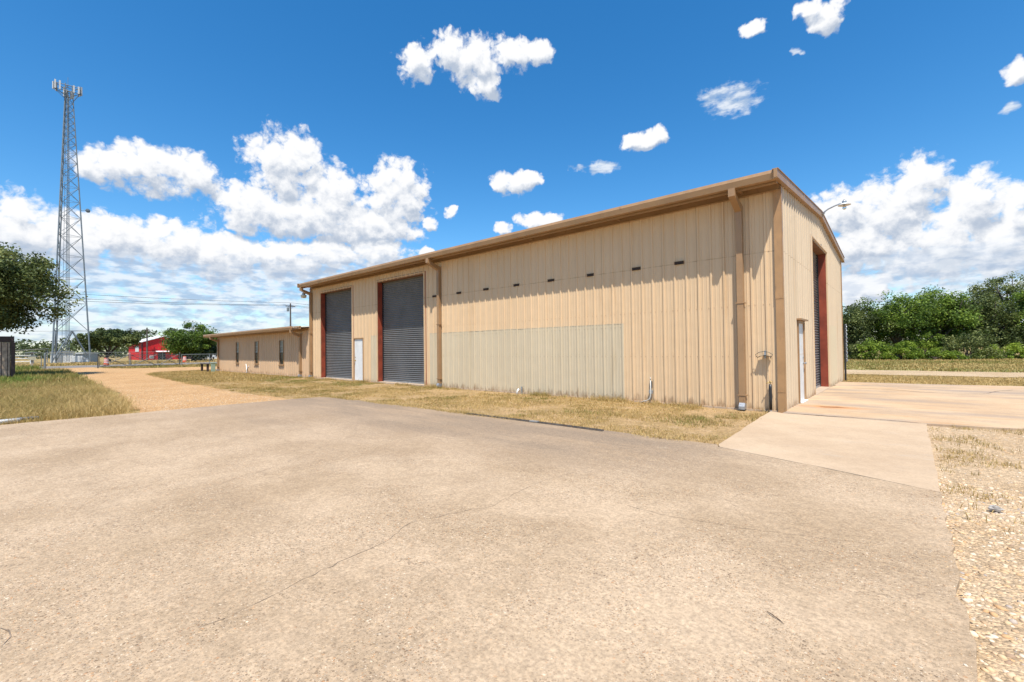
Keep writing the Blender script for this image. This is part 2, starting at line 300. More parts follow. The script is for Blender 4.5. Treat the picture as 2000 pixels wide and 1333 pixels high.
def concrete(name, kind):
    m, t, b, pos = new_mat(name, 0.86, 0, 0.3); x = t.xyz(pos)
    p2 = t.comb(x[0], x[1], 0.0)
    big = t.noise(p2, 0.42, 9, 0.68); mid = t.noise(t.scale(p2, (1, 1.5, 1)), 1.8, 8, 0.74); fine = t.noise(p2, 38, 4, 0.7)
    if kind == 'pad':
        lo, hi = (0.325, 0.23, 0.14), (0.445, 0.328, 0.215)
    elif kind == 'walk':
        lo, hi = (0.40, 0.288, 0.185), (0.475, 0.352, 0.233)
    else:
        lo, hi = (0.42, 0.285, 0.168), (0.51, 0.365, 0.228)
    c = t.mix(t.step(big, 0.36, 0.64), lo, hi)
    c = t.mix(t.step(mid, 0.42, 0.78, 0, 0.55), c, (hi[0]*1.06, hi[1]*1.05, hi[2]*1.02))
    h = t.m('MULTIPLY', fine, 0.4)
    if kind == 'pad':
        # weathered grey paste towards the building, worn to the stones nearer the yard
        grey = t.step(t.m('ADD', t.m('ADD', t.m('SUBTRACT', x[1], t.m('MULTIPLY', t.m('MAXIMUM', t.m('ADD', x[0], 1.2), 0.0), 0.9)), t.m('MULTIPLY', x[0], -0.20)), t.m('MULTIPLY', t.noise(p2, 0.5, 5, 0.6), 4.0)), -6.6, -1.6)
        c = t.mix(t.m('MULTIPLY', grey, 0.72), c, (0.27, 0.192, 0.125))
        ty = t.noise(t.scale(p2, (0.22, 1.3, 1)), 1.0, 4, 0.55)       # tyre-dark bands running along the wall
        c = t.mix(t.m('MULTIPLY', t.step(t.m('ADD', ty, t.m('MULTIPLY', t.m('SUBTRACT', mid, 0.5), 0.35)), 0.47, 0.70, 0, 0.6), t.m('ADD', 0.15, grey)), c, (0.195, 0.145, 0.10))
        band = t.m('MULTIPLY', t.step(t.m('ADD', x[1], t.m('MULTIPLY', t.m('SUBTRACT', mid, 0.5), 1.6)), -7.6, -5.3), t.m('MULTIPLY', t.step(t.noise(t.scale(p2, (0.35, 1.6, 1)), 1.0, 7, 0.66), 0.36, 0.58), t.step(x[0], 1.6, -1.2)))
        c = t.mix(t.m('MULTIPLY', band, 0.8), c, (0.235, 0.175, 0.12))
        oil = t.step(t.noise(p2, 0.9, 8, 0.7), 0.64, 0.74, 0, 0.35); c = t.mix(oil, c, (0.20, 0.15, 0.11))
        wear = t.m('MULTIPLY', t.step(t.noise(p2, 0.9, 6, 0.66), 0.36, 0.62, 0.15, 1.0), t.m('SUBTRACT', 1.0, t.m('MULTIPLY', grey, 0.75)))
        for sc, amt, th in ((85.0, 0.9, 0.44), (46.0, 0.9, 0.40)):
            vo = t.n('ShaderNodeTexVoronoi', voronoi_dimensions='2D'); t.put(vo.inputs['Vector'], p2); vo.inputs['Scale'].default_value = sc
            cc = t.xyz(vo.outputs['Color'])
            cr = t.n('ShaderNodeValToRGB'); t.put(cr.inputs[0], cc[0]); e = cr.color_ramp.elements
            e[0].position = 0.0; e[0].color = (0.12, 0.075, 0.045, 1); e[1].position = 1.0; e[1].color = (0.66, 0.53, 0.38, 1)
            for q, col in ((0.22, (0.28, 0.185, 0.11, 1)), (0.42, (0.40, 0.275, 0.16, 1)), (0.6, (0.52, 0.37, 0.215, 1)), (0.70, (0.46, 0.21, 0.08, 1)), (0.80, (0.28, 0.225, 0.17, 1)), (0.88, (0.60, 0.47, 0.33, 1))):
                el_ = e.new(q); el_.color = col
            r = t.m('MULTIPLY', t.m('ADD', 0.25, cc[1]), th)
            stone = t.m('MULTIPLY', t.step(vo.outputs['Distance'], r, t.m('MULTIPLY', r, 0.55), 0, 1), t.m('MULTIPLY', wear, t.m('GREATER_THAN', cc[2], 0.35 if sc > 50 else 0.70)))
            c = t.mix(t.m('MULTIPLY', stone, amt), c, cr.outputs[0])
            h = t.m('ADD', h, t.m('MULTIPLY', stone, 0.7))
        pit_ = t.step(t.noise(p2, 62, 3, 0.6), 0.66, 0.74); c = t.mix(t.m('MULTIPLY', pit_, 0.5), c, (0.16, 0.11, 0.075)); h = t.m('SUBTRACT', h, t.m('MULTIPLY', pit_, 0.6))
        light = t.step(t.noise(t.scale(p2, (0.6, 1.4, 1)), 0.9, 6, 0.7), 0.62, 0.74, 0, 0.4); c = t.mix(light, c, (0.50, 0.385, 0.26))
        cv = t.n('ShaderNodeTexVoronoi', voronoi_dimensions='2D', feature='DISTANCE_TO_EDGE'); t.put(cv.inputs['Vector'], t.v('ADD', p2, t.scale(t.noise(p2, 1.3, 5, 0.65, 'Color'), (0.9, 0.9, 0)))); cv.inputs['Scale'].default_value = 0.55
        ck = t.m('MULTIPLY', t.step(cv.outputs['Distance'], 0.0015, 0.006, 1, 0), t.step(t.noise(p2, 0.6, 3), 0.5, 0.6))
        c = t.mix(t.m('MULTIPLY', ck, 0.4), c, (0.13, 0.09, 0.06))
    elif kind == 'apron':
        rust = t.step(t.noise(t.scale(p2, (0.7, 1.8, 1)), 0.8, 6, 0.68), 0.52, 0.72, 0, 0.6); c = t.mix(rust, c, (0.45, 0.235, 0.09))
        gr = t.step(t.noise(t.scale(p2, (0.22, 0.9, 1)), 0.8, 7, 0.66), 0.44, 0.62, 0, 0.8); c = t.mix(gr, c, (0.285, 0.225, 0.175))
        dd = t.v('LENGTH', t.scale(t.v('ADD', t.v('SUBTRACT', p2, (0.75, 1.35, 0)), t.scale(t.v('SUBTRACT', t.noise(p2, 2.2, 5, 0.65, 'Color'), (0.5, 0.5, 0.5)), (1.0, 0.5, 0))), (1.2, 2.6, 1)))
        c = t.mix(t.step(dd, 0.25, 1.1, 0.7, 0), c, (0.47, 0.21, 0.07)); c = t.mix(t.step(dd, 0.16, 0.40, 0.85, 0), c, (0.17, 0.07, 0.025))
        sp = t.step(t.noise(t.scale(p2, (1, 2, 1)), 5.0, 4, 0.6), 0.70, 0.76, 0, 0.6); c = t.mix(sp, c, (0.2, 0.14, 0.1))
    else:
        st = t.step(t.noise(t.scale(p2, (0.8, 2.0, 1)), 1.4, 5, 0.65), 0.55, 0.75, 0, 0.4); c = t.mix(st, c, (0.40, 0.345, 0.285))
        pk = t.step(t.noise(p2, 45, 3, 0.6), 0.64, 0.72, 0, 0.35); c = t.mix(pk, c, (0.27, 0.18, 0.11))
    q_ = 1.0 if kind == 'pad' else 0.4; g = t.m('MULTIPLY', t.step(fine, 0.28, 0.72, 1-.24*q_, 1+.2*q_), t.step(t.noise(p2, 11, 5, 0.7), 0.3, 0.7, 1-.12*q_, 1+.1*q_)); c = t.mix(1.0, c, t.comb(g, g, g), 'MULTIPLY')
    t.put(b.inputs['Base Color'], c)
    bump(t, b, h, 0.75 if kind == 'pad' else 0.35, 0.006)
    return m
M_pad = concrete('weathered_concrete', 'pad'); M_walk = concrete('newer_concrete', 'walk'); M_apron = concrete('stained_concrete', 'apron')
M_crack = plain('crack_shadow', (0.20, 0.145, 0.10), 0.95, var=0.5, sc=25)
def soil(name, cols, scale=0.6, peb=True, grain=30.0):
    m, t, b, pos = new_mat(name, 0.95, 0, 0.2); x = t.xyz(pos); p2 = t.comb(x[0], x[1], 0.0)
    n1 = t.noise(p2, scale, 6, 0.65); c = t.mix(t.step(n1, 0.35, 0.65), cols[0], cols[1])
    n2 = t.noise(p2, scale*5, 5, 0.65); c = t.mix(t.step(n2, 0.5, 0.7, 0, 0.7), c, cols[2])
    f = t.noise(p2, grain, 4, 0.75); g = t.step(f, 0.25, 0.75, 0.72, 1.22); c = t.mix(1.0, c, t.comb(g, g, g), 'MULTIPLY')
    if peb:
        vo = t.n('ShaderNodeTexVoronoi', voronoi_dimensions='2D'); t.put(vo.inputs['Vector'], p2); vo.inputs['Scale'].default_value = 48
        q = t.xyz(vo.outputs['Color']); k = t.step(q[0], 0, 1, 0.55, 1.35, False)
        c = t.mix(0.8, c, t.comb(k, k, t.m('MULTIPLY', k, 0.97)), 'MULTIPLY')
        bump(t, b, t.m('SUBTRACT', t.m('MULTIPLY', f, 0.6), vo.outputs['Distance']), 0.8, 0.02)
    else: bump(t, b, f, 0.8, 0.03)
    t.put(b.inputs['Base Color'], c); return m
M_ground = soil('dry_turf', ((0.33, 0.225, 0.09), (0.26, 0.20, 0.07), (0.41, 0.29, 0.145)), 0.35, False, 9)
M_lawn = soil('green_turf', ((0.24, 0.215, 0.07), (0.33, 0.275, 0.105), (0.38, 0.30, 0.13)), 0.25, False, 5)
M_strip = soil('bare_strip', ((0.43, 0.285, 0.145), (0.33, 0.22, 0.095), (0.50, 0.35, 0.205)), 0.9, True, 25)
M_drive = soil('orange_gravel', ((0.53, 0.325, 0.16), (0.47, 0.275, 0.125), (0.56, 0.38, 0.215)), 0.4, True, 20)
M_path = soil('pale_dirt', ((0.54, 0.395, 0.25), (0.47, 0.33, 0.19), (0.57, 0.435, 0.285)), 0.4, True, 16)
M_yard = soil('river_gravel', ((0.53, 0.385, 0.245), (0.46, 0.32, 0.19), (0.57, 0.44, 0.30)), 0.8, True, 30)
M_road = soil('worn_asphalt', ((0.20, 0.18, 0.165), (0.235, 0.21, 0.19), (0.18, 0.165, 0.15)), 0.5, True, 30)

def tinted(name, stops, transl=0.25, rough=0.6):
    """leaf or blade: colour picked by the per-blade tint"""
    m = bpy.data.materials.new(name); m.use_nodes = True; t = NT(m.node_tree); m.node_tree.nodes.clear()
    at = t.n('ShaderNodeAttribute', attribute_name='tint'); cr = t.n('ShaderNodeValToRGB'); t.put(cr.inputs[0], at.outputs['Fac'])
    e = cr.color_ramp.elements; e[0].position = stops[0][0]; e[0].color = (*stops[0][1], 1); e[1].position = stops[-1][0]; e[1].color = (*stops[-1][1], 1)
    for p, c in stops[1:-1]: q = e.new(p); q.color = (*c, 1)
    b = t.n('ShaderNodeBsdfPrincipled'); b.inputs['Roughness'].default_value = rough; b.inputs['Specular IOR Level'].default_value = 0.3
    t.put(b.inputs['Base Color'], cr.outputs[0])
    tr = t.n('ShaderNodeBsdfTranslucent'); t.put(tr.inputs[0], cr.outputs[0])
    mx = t.n('ShaderNodeMixShader'); mx.inputs[0].default_value = transl; t.put(mx.inputs[1], b.outputs[0]); t.put(mx.inputs[2], tr.outputs[0])
    o = t.n('ShaderNodeOutputMaterial'); t.put(o.inputs[0], mx.outputs[0]); return m
M_grass = tinted('grass_blades', ((0, (0.60, 0.43, 0.19)), (0.28, (0.50, 0.35, 0.13)), (0.5, (0.30, 0.215, 0.07)), (0.75, (0.24, 0.235, 0.055)), (1, (0.12, 0.20, 0.028))), 0.25)
M_oakleaf = tinted('oak_leaves', ((0, (0.045, 0.062, 0.016)), (0.4, (0.095, 0.125, 0.034)), (0.75, (0.18, 0.21, 0.06)), (1, (0.29, 0.31, 0.11))), 0.3)
M_leaf = tinted('dense_leaves', ((0, (0.045, 0.075, 0.014)), (0.4, (0.115, 0.185, 0.028)), (0.75, (0.21, 0.30, 0.042)), (1, (0.34, 0.43, 0.065))), 0.4)
M_vine = tinted('vine_leaves', ((0, (0.06, 0.10, 0.014)), (0.45, (0.165, 0.25, 0.03)), (1, (0.32, 0.40, 0.05))), 0.4)
M_fargreen = tinted('far_leaves', ((0, (0.045, 0.065, 0.022)), (0.5, (0.085, 0.115, 0.04)), (1, (0.15, 0.175, 0.07))), 0.3)

# ------------------------------------------------------------------ setting: ground, slabs, drive, road
rng = np.random.default_rng(11)
def jag(pts, step=0.25, amp=0.03):
    """polygon outline resampled with a ragged edge"""
    out = []
    for i in range(len(pts)):
        a = np.array(pts[i], float); b = np.array(pts[(i+1) % len(pts)], float); L = np.linalg.norm(b-a); n = max(1, int(L/step))
        nr = np.array([-(b-a)[1], (b-a)[0]])/max(L, 1e-6)
        w = 0
        for k in range(n):
            w = 0.6*w+rng.normal(0, amp); out.append(tuple(a+(b-a)*k/n+(nr*w if k else 0)))
    return out
def sheet(name, pts, z, mat, thick=0.0, extra=None):
    mb = MB(); n = len(pts)
    mb.add([(x, y, z) for x, y in pts], [tuple(range(n))])
    if thick: mb.add([(x, y, z) for x, y in pts]+[(x, y, z-thick) for x, y in pts], [(i, (i+1) % n, n+(i+1) % n, n+i) for i in range(n)])
    if extra: extra(mb)
    o = mb.build(name, mat); o['kind'] = 'structure'; return o
def ccw(p):
    a = sum(p[i][0]*p[(i+1) % len(p)][1]-p[(i+1) % len(p)][0]*p[i][1] for i in range(len(p))); return p if a > 0 else p[::-1]
sheet('ground', [(-900, -900), (900, -900), (900, 900), (-900, 900)], -0.060, M_ground)
sheet('lawn', jag([(-30, 23), (70, 23), (70, 60), (-30, 60)], 1.0, 0.15), -0.052, M_lawn)
sheet('grass_strip', jag([(-44, -6), (-30, -6.6), (-12, -6.6), (-12.0, -4.6), (0.6, -4.6), (0.6, 0.3), (-44, 0.3)], 0.4, 0.04), -0.048, M_strip)
sheet('dirt_path', jag([(-9, 17.3), (10, 17.7), (60, 18.4), (60, 23.5), (10, 22.8), (-9, 22.3)], 0.5, 0.12), -0.044, M_path)
DRIVE = [(-12.2, -9.4), (-15, -9.2), (-18.2, -8.96), (-28, -8.5), (-45, -8.0), (-57, -7.6), (-66, -9.0), (-68, -9.5), (-68, -4.9), (-62, -4.5), (-57.5, -3.2), (-55, 2), (-53, 12), (-46, 12), (-45, 1), (-43.6, -3.4), (-41, -4.5), (-34, -5.0), (-26.5, -5.5), (-18, -5.75), (-12.2, -5.6)]
sheet('gravel_drive', jag(ccw(DRIVE), 0.3, 0.07), -0.040, M_drive)
sheet('road', [(-82, -300), (-67.5, -300), (-67.5, 300), (-82, 300)], -0.050, M_road)
sheet('gravel_yard', jag([(2.2, -40), (20, -40), (20, -0.1), (2.2, -0.1)], 0.4, 0.03), -0.036, M_yard)
def ribbon(mb, pts, w, z, step=0.06, amp=0.012):
    P = [np.array(p, float) for p in pts]; L = []
    for a, b in zip(P[:-1], P[1:]):
        n = max(1, int(np.linalg.norm(b-a)/step)); L += [a+(b-a)*k/n for k in range(n)]
    L.append(P[-1]); L = np.array(L); o = np.zeros(len(L)); 
    for i in range(1, len(L)): o[i] = 0.85*o[i-1]+rng.normal(0, amp)
    d = np.gradient(L, axis=0); nr = np.stack([-d[:, 1], d[:, 0]], 1); nr /= np.linalg.norm(nr, axis=1)[:, None]
    C = L+nr*o[:, None]; ww = w*rng.uniform(0.35, 1.25, len(L)); ww[0] = ww[-1] = 0.0005
    v = [(*(c+n_*k), z) for c, n_, k in zip(C, nr, ww)]+[(*(c-n_*k), z) for c, n_, k in zip(C, nr, ww)]
    n = len(L); mb.cur = 1; mb.add(v, [(i, i+1, n+i+1, n+i) for i in range(n-1)]); mb.cur = 0
CR = [([(-0.75, -11.0), (-0.77, -10.79), (-0.8, -10.52), (-0.89, -10.14), (-0.93, -9.76), (-1.09, -9.39), (-1.0, -9.13), (-0.87, -8.61), (-0.95, -7.71), (-0.86, -7.24)], 0.002), ([(-1.32, -11.7), (-1.42, -11.67), (-1.5, -11.67), (-1.61, -11.7)], 0.006), ([(0.08, -7.82), (0.59, -7.82), (1.06, -7.73), (1.47, -7.58), (1.84, -7.48)], 0.0018), ([(-6.75, -6.64), (-5.21, -7.62), (-4.07, -9.2), (-3.6, -10.34)], 0.002)]
def pad_cracks(mb):
    for pts, w in CR: ribbon(mb, pts, w, 0.003)
pad = jag([(-12.3, -11), (-12.3, -5.6), (-12.15, -4.95), (-11.6, -4.68), (-8.6, -4.64), (-0.06, -4.56), (0.02, -4.74), (0.62, -4.92), (1.29, -5.13), (2.355, -5.53), (2.37, -30), (-12.4, -30)], 0.13, 0.013)
sheet('concrete_pad', ccw(pad), 0.0, [M_pad, M_crack], 0.15, pad_cracks)
walk = jag([(2.345, -5.518), (1.29, -5.118), (0.62, -4.908), (0.025, -4.72), (-0.04, -4.555), (-0.13, -2.8), (-0.2, -1.0), (-0.22, -0.22), (0.04, -0.40), (2.36, -0.40)], 0.3, 0.006)
sheet('walkway', ccw(walk), 0.001, M_walk, 0.14)
def apron_cracks(mb):
    ribbon(mb, [(0.6, 7.56), (1.68, 7.36), (2.41, 6.83), (3.17, 6.61), (3.84, 7.26), (4.53, 9.27)], 0.03, 0.006, 0.15, 0.03)
    ribbon(mb, [(0.05, -0.36), (1.2, -0.33), (2.3, -0.37)], 0.02, 0.006)
    ribbon(mb, [(0.3, 9.0), (2, 8.7), (5, 8.9), (9, 8.4)], 0.012, 0.006, 0.15, 0.03)
apron = jag([(0.03, -0.392), (2.36, -0.392), (3.6, -0.12), (14, 0.3), (14, 11.6), (5.0, 11.2), (2.4, 10.7), (0.03, 10.6)], 0.3, 0.02)
sheet('apron', ccw(apron), 0.003, [M_apron, M_crack], 0.14, apron_cracks)
# ------------------------------------------------------------------ ribbed sheet
PITCH = 0.3048
def rib_profile(s0, s1, depth=0.032, phase=0.0):
    pts = [(s0, None), (s1, None)]; k0 = int((s0-phase)/PITCH)-2; k1 = int((s1-phase)/PITCH)+2
    br = []
    for k in range(k0, k1+1):
        c = phase+k*PITCH
        br += [(c-.034, 0), (c-.017, depth), (c+.017, depth), (c+.034, 0)]
        for q in (.1016, .2032): br += [(c+q-.016, 0), (c+q-.008, depth*.26), (c+q+.008, depth*.26), (c+q+.016, 0)]
    br.sort()
    S_ = np.array([b[0] for b in br]); O_ = np.array([b[1] for b in br])
    out = [(s0, float(np.interp(s0, S_, O_)))]+[b for b in br if s0+1e-4 < b[0] < s1-1e-4]+[(s1, float(np.interp(s1, S_, O_)))]
    return out
def ribbed(mb, s0, s1, z0, z1, place, off=0.0, depth=0.032):
    """vertical ribbed sheet; z0/z1 numbers or functions of s; place(s, o, z) -> xyz"""
    pr = rib_profile(s0, s1, depth); fz = lambda q, s: q(s) if callable(q) else q
    v = [place(s, o+off, fz(z0, s)) for s, o in pr]+[place(s, o+off, fz(z1, s)) for s, o in pr]; n = len(pr)
    mb.add(v, [(i, i+1, n+i+1, n+i) for i in range(n-1)])
def screws(mb, s0, s1, zs, place):
    k0 = math.ceil(s0/PITCH); k1 = math.floor(s1/PITCH)
    for z in zs:
        for k in range(k0, k1+1):
            for q in (0.065, -0.065):
                s = k*PITCH+q
                if s0 < s < s1:
                    a = [place(s-.009, .001, z-.009), place(s+.009, .001, z-.009), place(s+.009, .001, z+.009), place(s-.009, .001, z+.009)]
                    b = [place(s-.007, .011, z-.007), place(s+.007, .011, z-.007), place(s+.007, .011, z+.007), place(s-.007, .011, z+.007)]
                    mb.add(a+b, [(4, 5, 6, 7), (0, 1, 5, 4), (1, 2, 6, 5), (2, 3, 7, 6), (3, 0, 4, 7)])
def curtain(mb, s0, s1, z0, z1, place, pitch=0.088, amp=0.018):
    n = int((z1-z0)/pitch*8); v = []
    for i in range(n+1):
        z = z0+(z1-z0)*i/n; ph = 2*math.pi*(z-z0)/pitch
        o = amp*(math.sin(ph)+0.22*math.sin(2*ph))
        v += [place(s0, o, z), place(s1, o, z)]
    mb.add(v, [(2*i, 2*i+1, 2*i+3, 2*i+2) for i in range(n)])
def slope_box(mb, y0, y1, zf, za, zb, x0, x1):
    """box along y whose bottom and top follow zf(y)"""
    v = [(x, y, zf(y)+q) for y in (y0, y1) for q in (za, zb) for x in (x0, x1)]
    mb.add(v, [(0, 1, 3, 2), (4, 6, 7, 5), (0, 4, 5, 1), (2, 3, 7, 6), (0, 2, 6, 4), (1, 5, 7, 3)])

# ------------------------------------------------------------------ the warehouse
XL, WG, RID = -23.55, 11.95, 5.975
rz = lambda y: 5.24+0.0833*((y if y < RID else 2*RID-y)+0.7)          # underside of the roof sheet
front = lambda s, o, z: (s, -o, z)
gable = lambda s, o, z: (o, s, z)
back = lambda s, o, z: (s, WG+o, z)
left = lambda s, o, z: (XL-o, s, z)
wh = thing('warehouse', 'long tan ribbed metal warehouse with brown gutters and tall roll-up doors', 'warehouse', (-11.8, 6, 0))
ZT = 5.20; D1 = (-22.33, -18.95); PD = (-18.78, -17.88); D2 = (-16.61, -13.07); DH = 4.69; B = -0.05
mb = MB()
for a, b_, z0 in ((XL, D1[0], B), (D1[0], D1[1], DH), (D1[1], PD[0], B), (PD[0], PD[1], 2.12), (PD[1], D2[0], B), (D2[0], D2[1], DH), (D2[1], 0.0, B)):
    ribbed(mb, a, b_, z0, ZT, front)
screws(mb, -12.9, -0.1, (1.25, 2.45, 3.68), front)
mb.build('side_wall', M_wall, wh)
GD = (4.31, 7.5); GP = (1.76, 2.68)
mb = MB(); top = lambda s: rz(s)-0.02
for a, b_, z0 in ((0, GP[0], B), (GP[0], GP[1], 2.12), (GP[1], GD[0], B), (GD[0], RID, DH), (RID, GD[1], DH), (GD[1], WG, B)):
    ribbed(mb, a, b_, z0, top, gable)
screws(mb, 0.05, 4.3, (1.25, 2.45, 3.68), gable)
mb.build('gable_wall', M_gable, wh)
mb = MB(); ribbed(mb, XL, 0, B, ZT, back); mb.build('rear_wall', M_wall, wh)
mb = MB(); ribbed(mb, 0, RID, B, top, left); ribbed(mb, RID, WG, B, top, left); mb.build('end_wall', M_gable, wh)
for s0, s1, z1 in ((-12.72, -3.93, 2.16), (-17.2, -16.66, 2.19)):
    mb = MB(); ribbed(mb, s0, s1, B+0.02, z1, front, 0.009)
    k = s0                                                               # torn top edge: short lips of unequal height
    while k < s1-0.05:
        e = min(k+random.uniform(0.4, 1.3), s1); mb.box(k, e, -0.013-random.uniform(0, .006), -0.010, z1-0.006, z1+random.uniform(0.002, 0.012)); k = e
    screws(mb, s0+.02, s1-.02, (0.14, 1.25, 2.07), lambda s, o, z: (s, -o-0.009, z))
    o = mb.build('patch_panel', M_patch, wh); tag(o, 'pale grey-green replacement sheeting low on the tan wall')
mb = MB(); ribbed(mb, 8.2, 10.0, B+0.02, 2.2, gable, 0.008); tag(mb.build('patch_panel', M_patch, wh), 'pale replacement sheeting low on the gable beside the roll-up door')
# roof
mb = MB(); pr = rib_profile(XL-0.14, 0.06, 0.034); n = len(pr)
for ya, yb in ((-0.66, RID), (WG+0.66, RID)):
    v = [(s, ya, rz(ya)+o) for s, o in pr]+[(s, yb, rz(yb)+o) for s, o in pr]
    mb.add(v, [(i, i+1, n+i+1, n+i) for i in range(n-1)])
mb.build('roof', M_soffit, wh)
def gutter(mb, x0, x1, y, zt, sgn=-1):
    """box gutter with a rolled top lip leaning out and a face leaning back in"""
    p = [(y-sgn*0.14, zt-0.02), (y-sgn*0.035, zt+0.004), (y-sgn*0.02, zt), (y, zt-0.075), (y-sgn*0.03, zt-0.205), (y-sgn*0.13, zt-0.215)]
    mb.prism(p, x0, x1, 'x')
mb = MB(); gutter(mb, XL-0.16, 0.10, -0.70, 5.295); mb.box(XL-0.1, 0.045, -0.50, -0.42, 5.05, 5.12)
for k in range(8):
    x = XL+0.4+k*3.2; mb.box(x-.025, x+.025, -0.56, -0.02, 5.085, 5.10)
mb.build('gutter', M_trim, wh)
mb = MB(); gutter(mb, XL-0.16, 0.10, WG+0.70, 5.295, 1); mb.build('gutter', M_trim, wh)
mb = MB(); mb.box(XL+0.02, 0.02, -0.052, -0.034, 5.02, 5.16); mb.box(XL+0.02, 0.02, -0.10, -0.036, 5.018, 5.03); mb.build('eave_trim', M_trim, wh)
for xa, xb, nm in ((0.034, 0.105, 'rake_trim'), (XL-0.105, XL-0.034, 'rake_trim')):
    mb = MB()
    for y0, y1 in ((-0.735, RID), (RID, WG+0.735)):
        slope_box(mb, y0, y1, rz, -0.145, 0.045, xa, xb)
        slope_box(mb, y0, y1, rz, 0.045, 0.062, xa-0.03 if xa > 0 else xa, xb+(0.018 if xa > 0 else 0.03))
        slope_box(mb, y0, y1, rz, -0.152, -0.135, xa-0.01, xb+0.012 if xa > 0 else xb)
    for y in (2.6, 9.4): slope_box(mb, y-.06, y+.06, rz, -0.15, 0.066, xa-0.004, xb+0.006)
    mb.build(nm, M_trim, wh)
mb = MB()                                                                 # corner post cover, two lengths lapped
mb.box(-0.115, 0.036, -0.062, -0.034, 2.55, 5.02); mb.box(-0.110, 0.034, -0.060, -0.033, B, 2.56); mb.box(0.034, 0.050, -0.062, 0.035, B, 5.10)
mb.box(-0.120, 0.054, -0.066, -0.0335, 2.545, 2.56)
mb.box(-0.118, 0.052, -0.066, -0.0335, 0.42, 0.435)
mb.build('corner_trim', M_trim2, wh)
mb = MB(); mb.box(0.034, 0.06, WG-0.08, WG+0.05, B, 5.1); mb.build('corner_trim', M_trim, wh)
mb = MB(); mb.box(XL-0.05, XL+0.10, -0.055, -0.034, B, 5.1); mb.build('corner_trim', M_trim, wh)
def downspout(x, zt, parent, w=0.135, dp=0.12, ygut=-0.62, shoe=True):
    mb = MB()
    mb.box(x-w/2, x+w/2, -0.04-dp, -0.038, 0.13, zt-0.32)
    mb.prism([(ygut-0.07, zt-0.20), (ygut-0.07, zt-0.02), (ygut+0.07, zt-0.02), (ygut+0.07, zt-0.14), (-0.038, zt-0.30), (-0.038, zt-0.44), (-0.04-dp, zt-0.44)], x-w/2-0.004, x+w/2+0.004, 'x')
    for z in (0.32, 2.5): mb.box(x-w/2-0.035, x+w/2+0.035, -0.052-dp, -0.036, z-.012, z+.012)
    o = mb.build('downspout', M_trim, parent)
    if shoe:
        mb = MB(); a = w/2-0.004
        mb.prism([(-0.045, 0.15), (-0.034-dp, 0.15), (-0.10-dp, 0.06), (-0.10-dp, -0.01), (-0.045, 0.0)], x-a, x+a, 'x'); mb.build('outlet', M_galv, o)
    return o
downspout(-0.83, 5.11, wh); downspout(-12.0, 5.11, wh); downspout(XL+0.16, 5.11, wh, 0.14)
# roll-up doors in the long wall
M_rust = plain('rusty_header', (0.20, 0.095, 0.045), 0.6, var=0.3)
def roll_door(s0, s1, place, name, depth=0.28, jl=True, jr=True):
    root_mb = MB(); curtain(root_mb, s0+0.02, s1-0.02, 0.02, DH, lambda s, o, z: place(s, o-depth, z))
    d = root_mb.build('roll_up_door', M_slat, wh, smooth=True)
    mb = MB()
    def bx(a, b_, o0, o1, z0, z1):
        v = [place(s, o, z) for z in (z0, z1) for o in (o0, o1) for s in (a, b_)]
        mb.add(v, [(0, 2, 3, 1), (4, 5, 7, 6), (0, 1, 5, 4), (2, 6, 7, 3), (0, 4, 6, 2), (1, 3, 7, 5)])
    bx(s0-0.12, s0, -depth-0.1, 0.004, 0, DH+0.1); mb.build('jamb', M_red, d); mb = MB(); bx(s1, s1+0.12, -depth-0.1, 0.004, 0, DH+0.1); mb.build('jamb', M_red, d); mb = MB(); bx(s0, s1, -depth-0.1, 0.004, DH, DH+0.12); mb.build('header', M_rust, d)
    mb = MB(); bx(s0, s0+0.055, -depth-0.03, -depth+0.045, 0.0, DH-0.002); mb.build('guide_rail', M_black, d); mb = MB(); bx(s1-0.055, s1, -depth-0.03, -depth+0.045, 0.0, DH-0.002); mb.build('guide_rail', M_black, d)
    mb = MB(); bx(s0+0.06, s1-0.06, -depth-0.03, -depth+0.03, 0.008, 0.085); mb.build('bottom_bar', M_galv, d)
    for q in ((s0-0.05, s0-0.002, 0.005, 0.045, 0.0, DH+0.04), (s1+0.002, s1+0.05, 0.005, 0.045, 0.0, DH+0.04), (s0-0.05, s1+0.05, 0.006, 0.05, DH+0.0405, DH+0.075)):
        mb = MB(); bx(*q); mb.build('opening_trim', M_wall, d)
    mb = MB(); bx(s0-0.1, s1+0.1, -depth-0.3, 0.06, B-0.01, 0.014); mb.build('threshold', M_concrete_l, d)
    return d
roll_door(*D1, front, 'a'); roll_door(*D2, front, 'b'); roll_door(*GD, gable, 'c', 0.26)
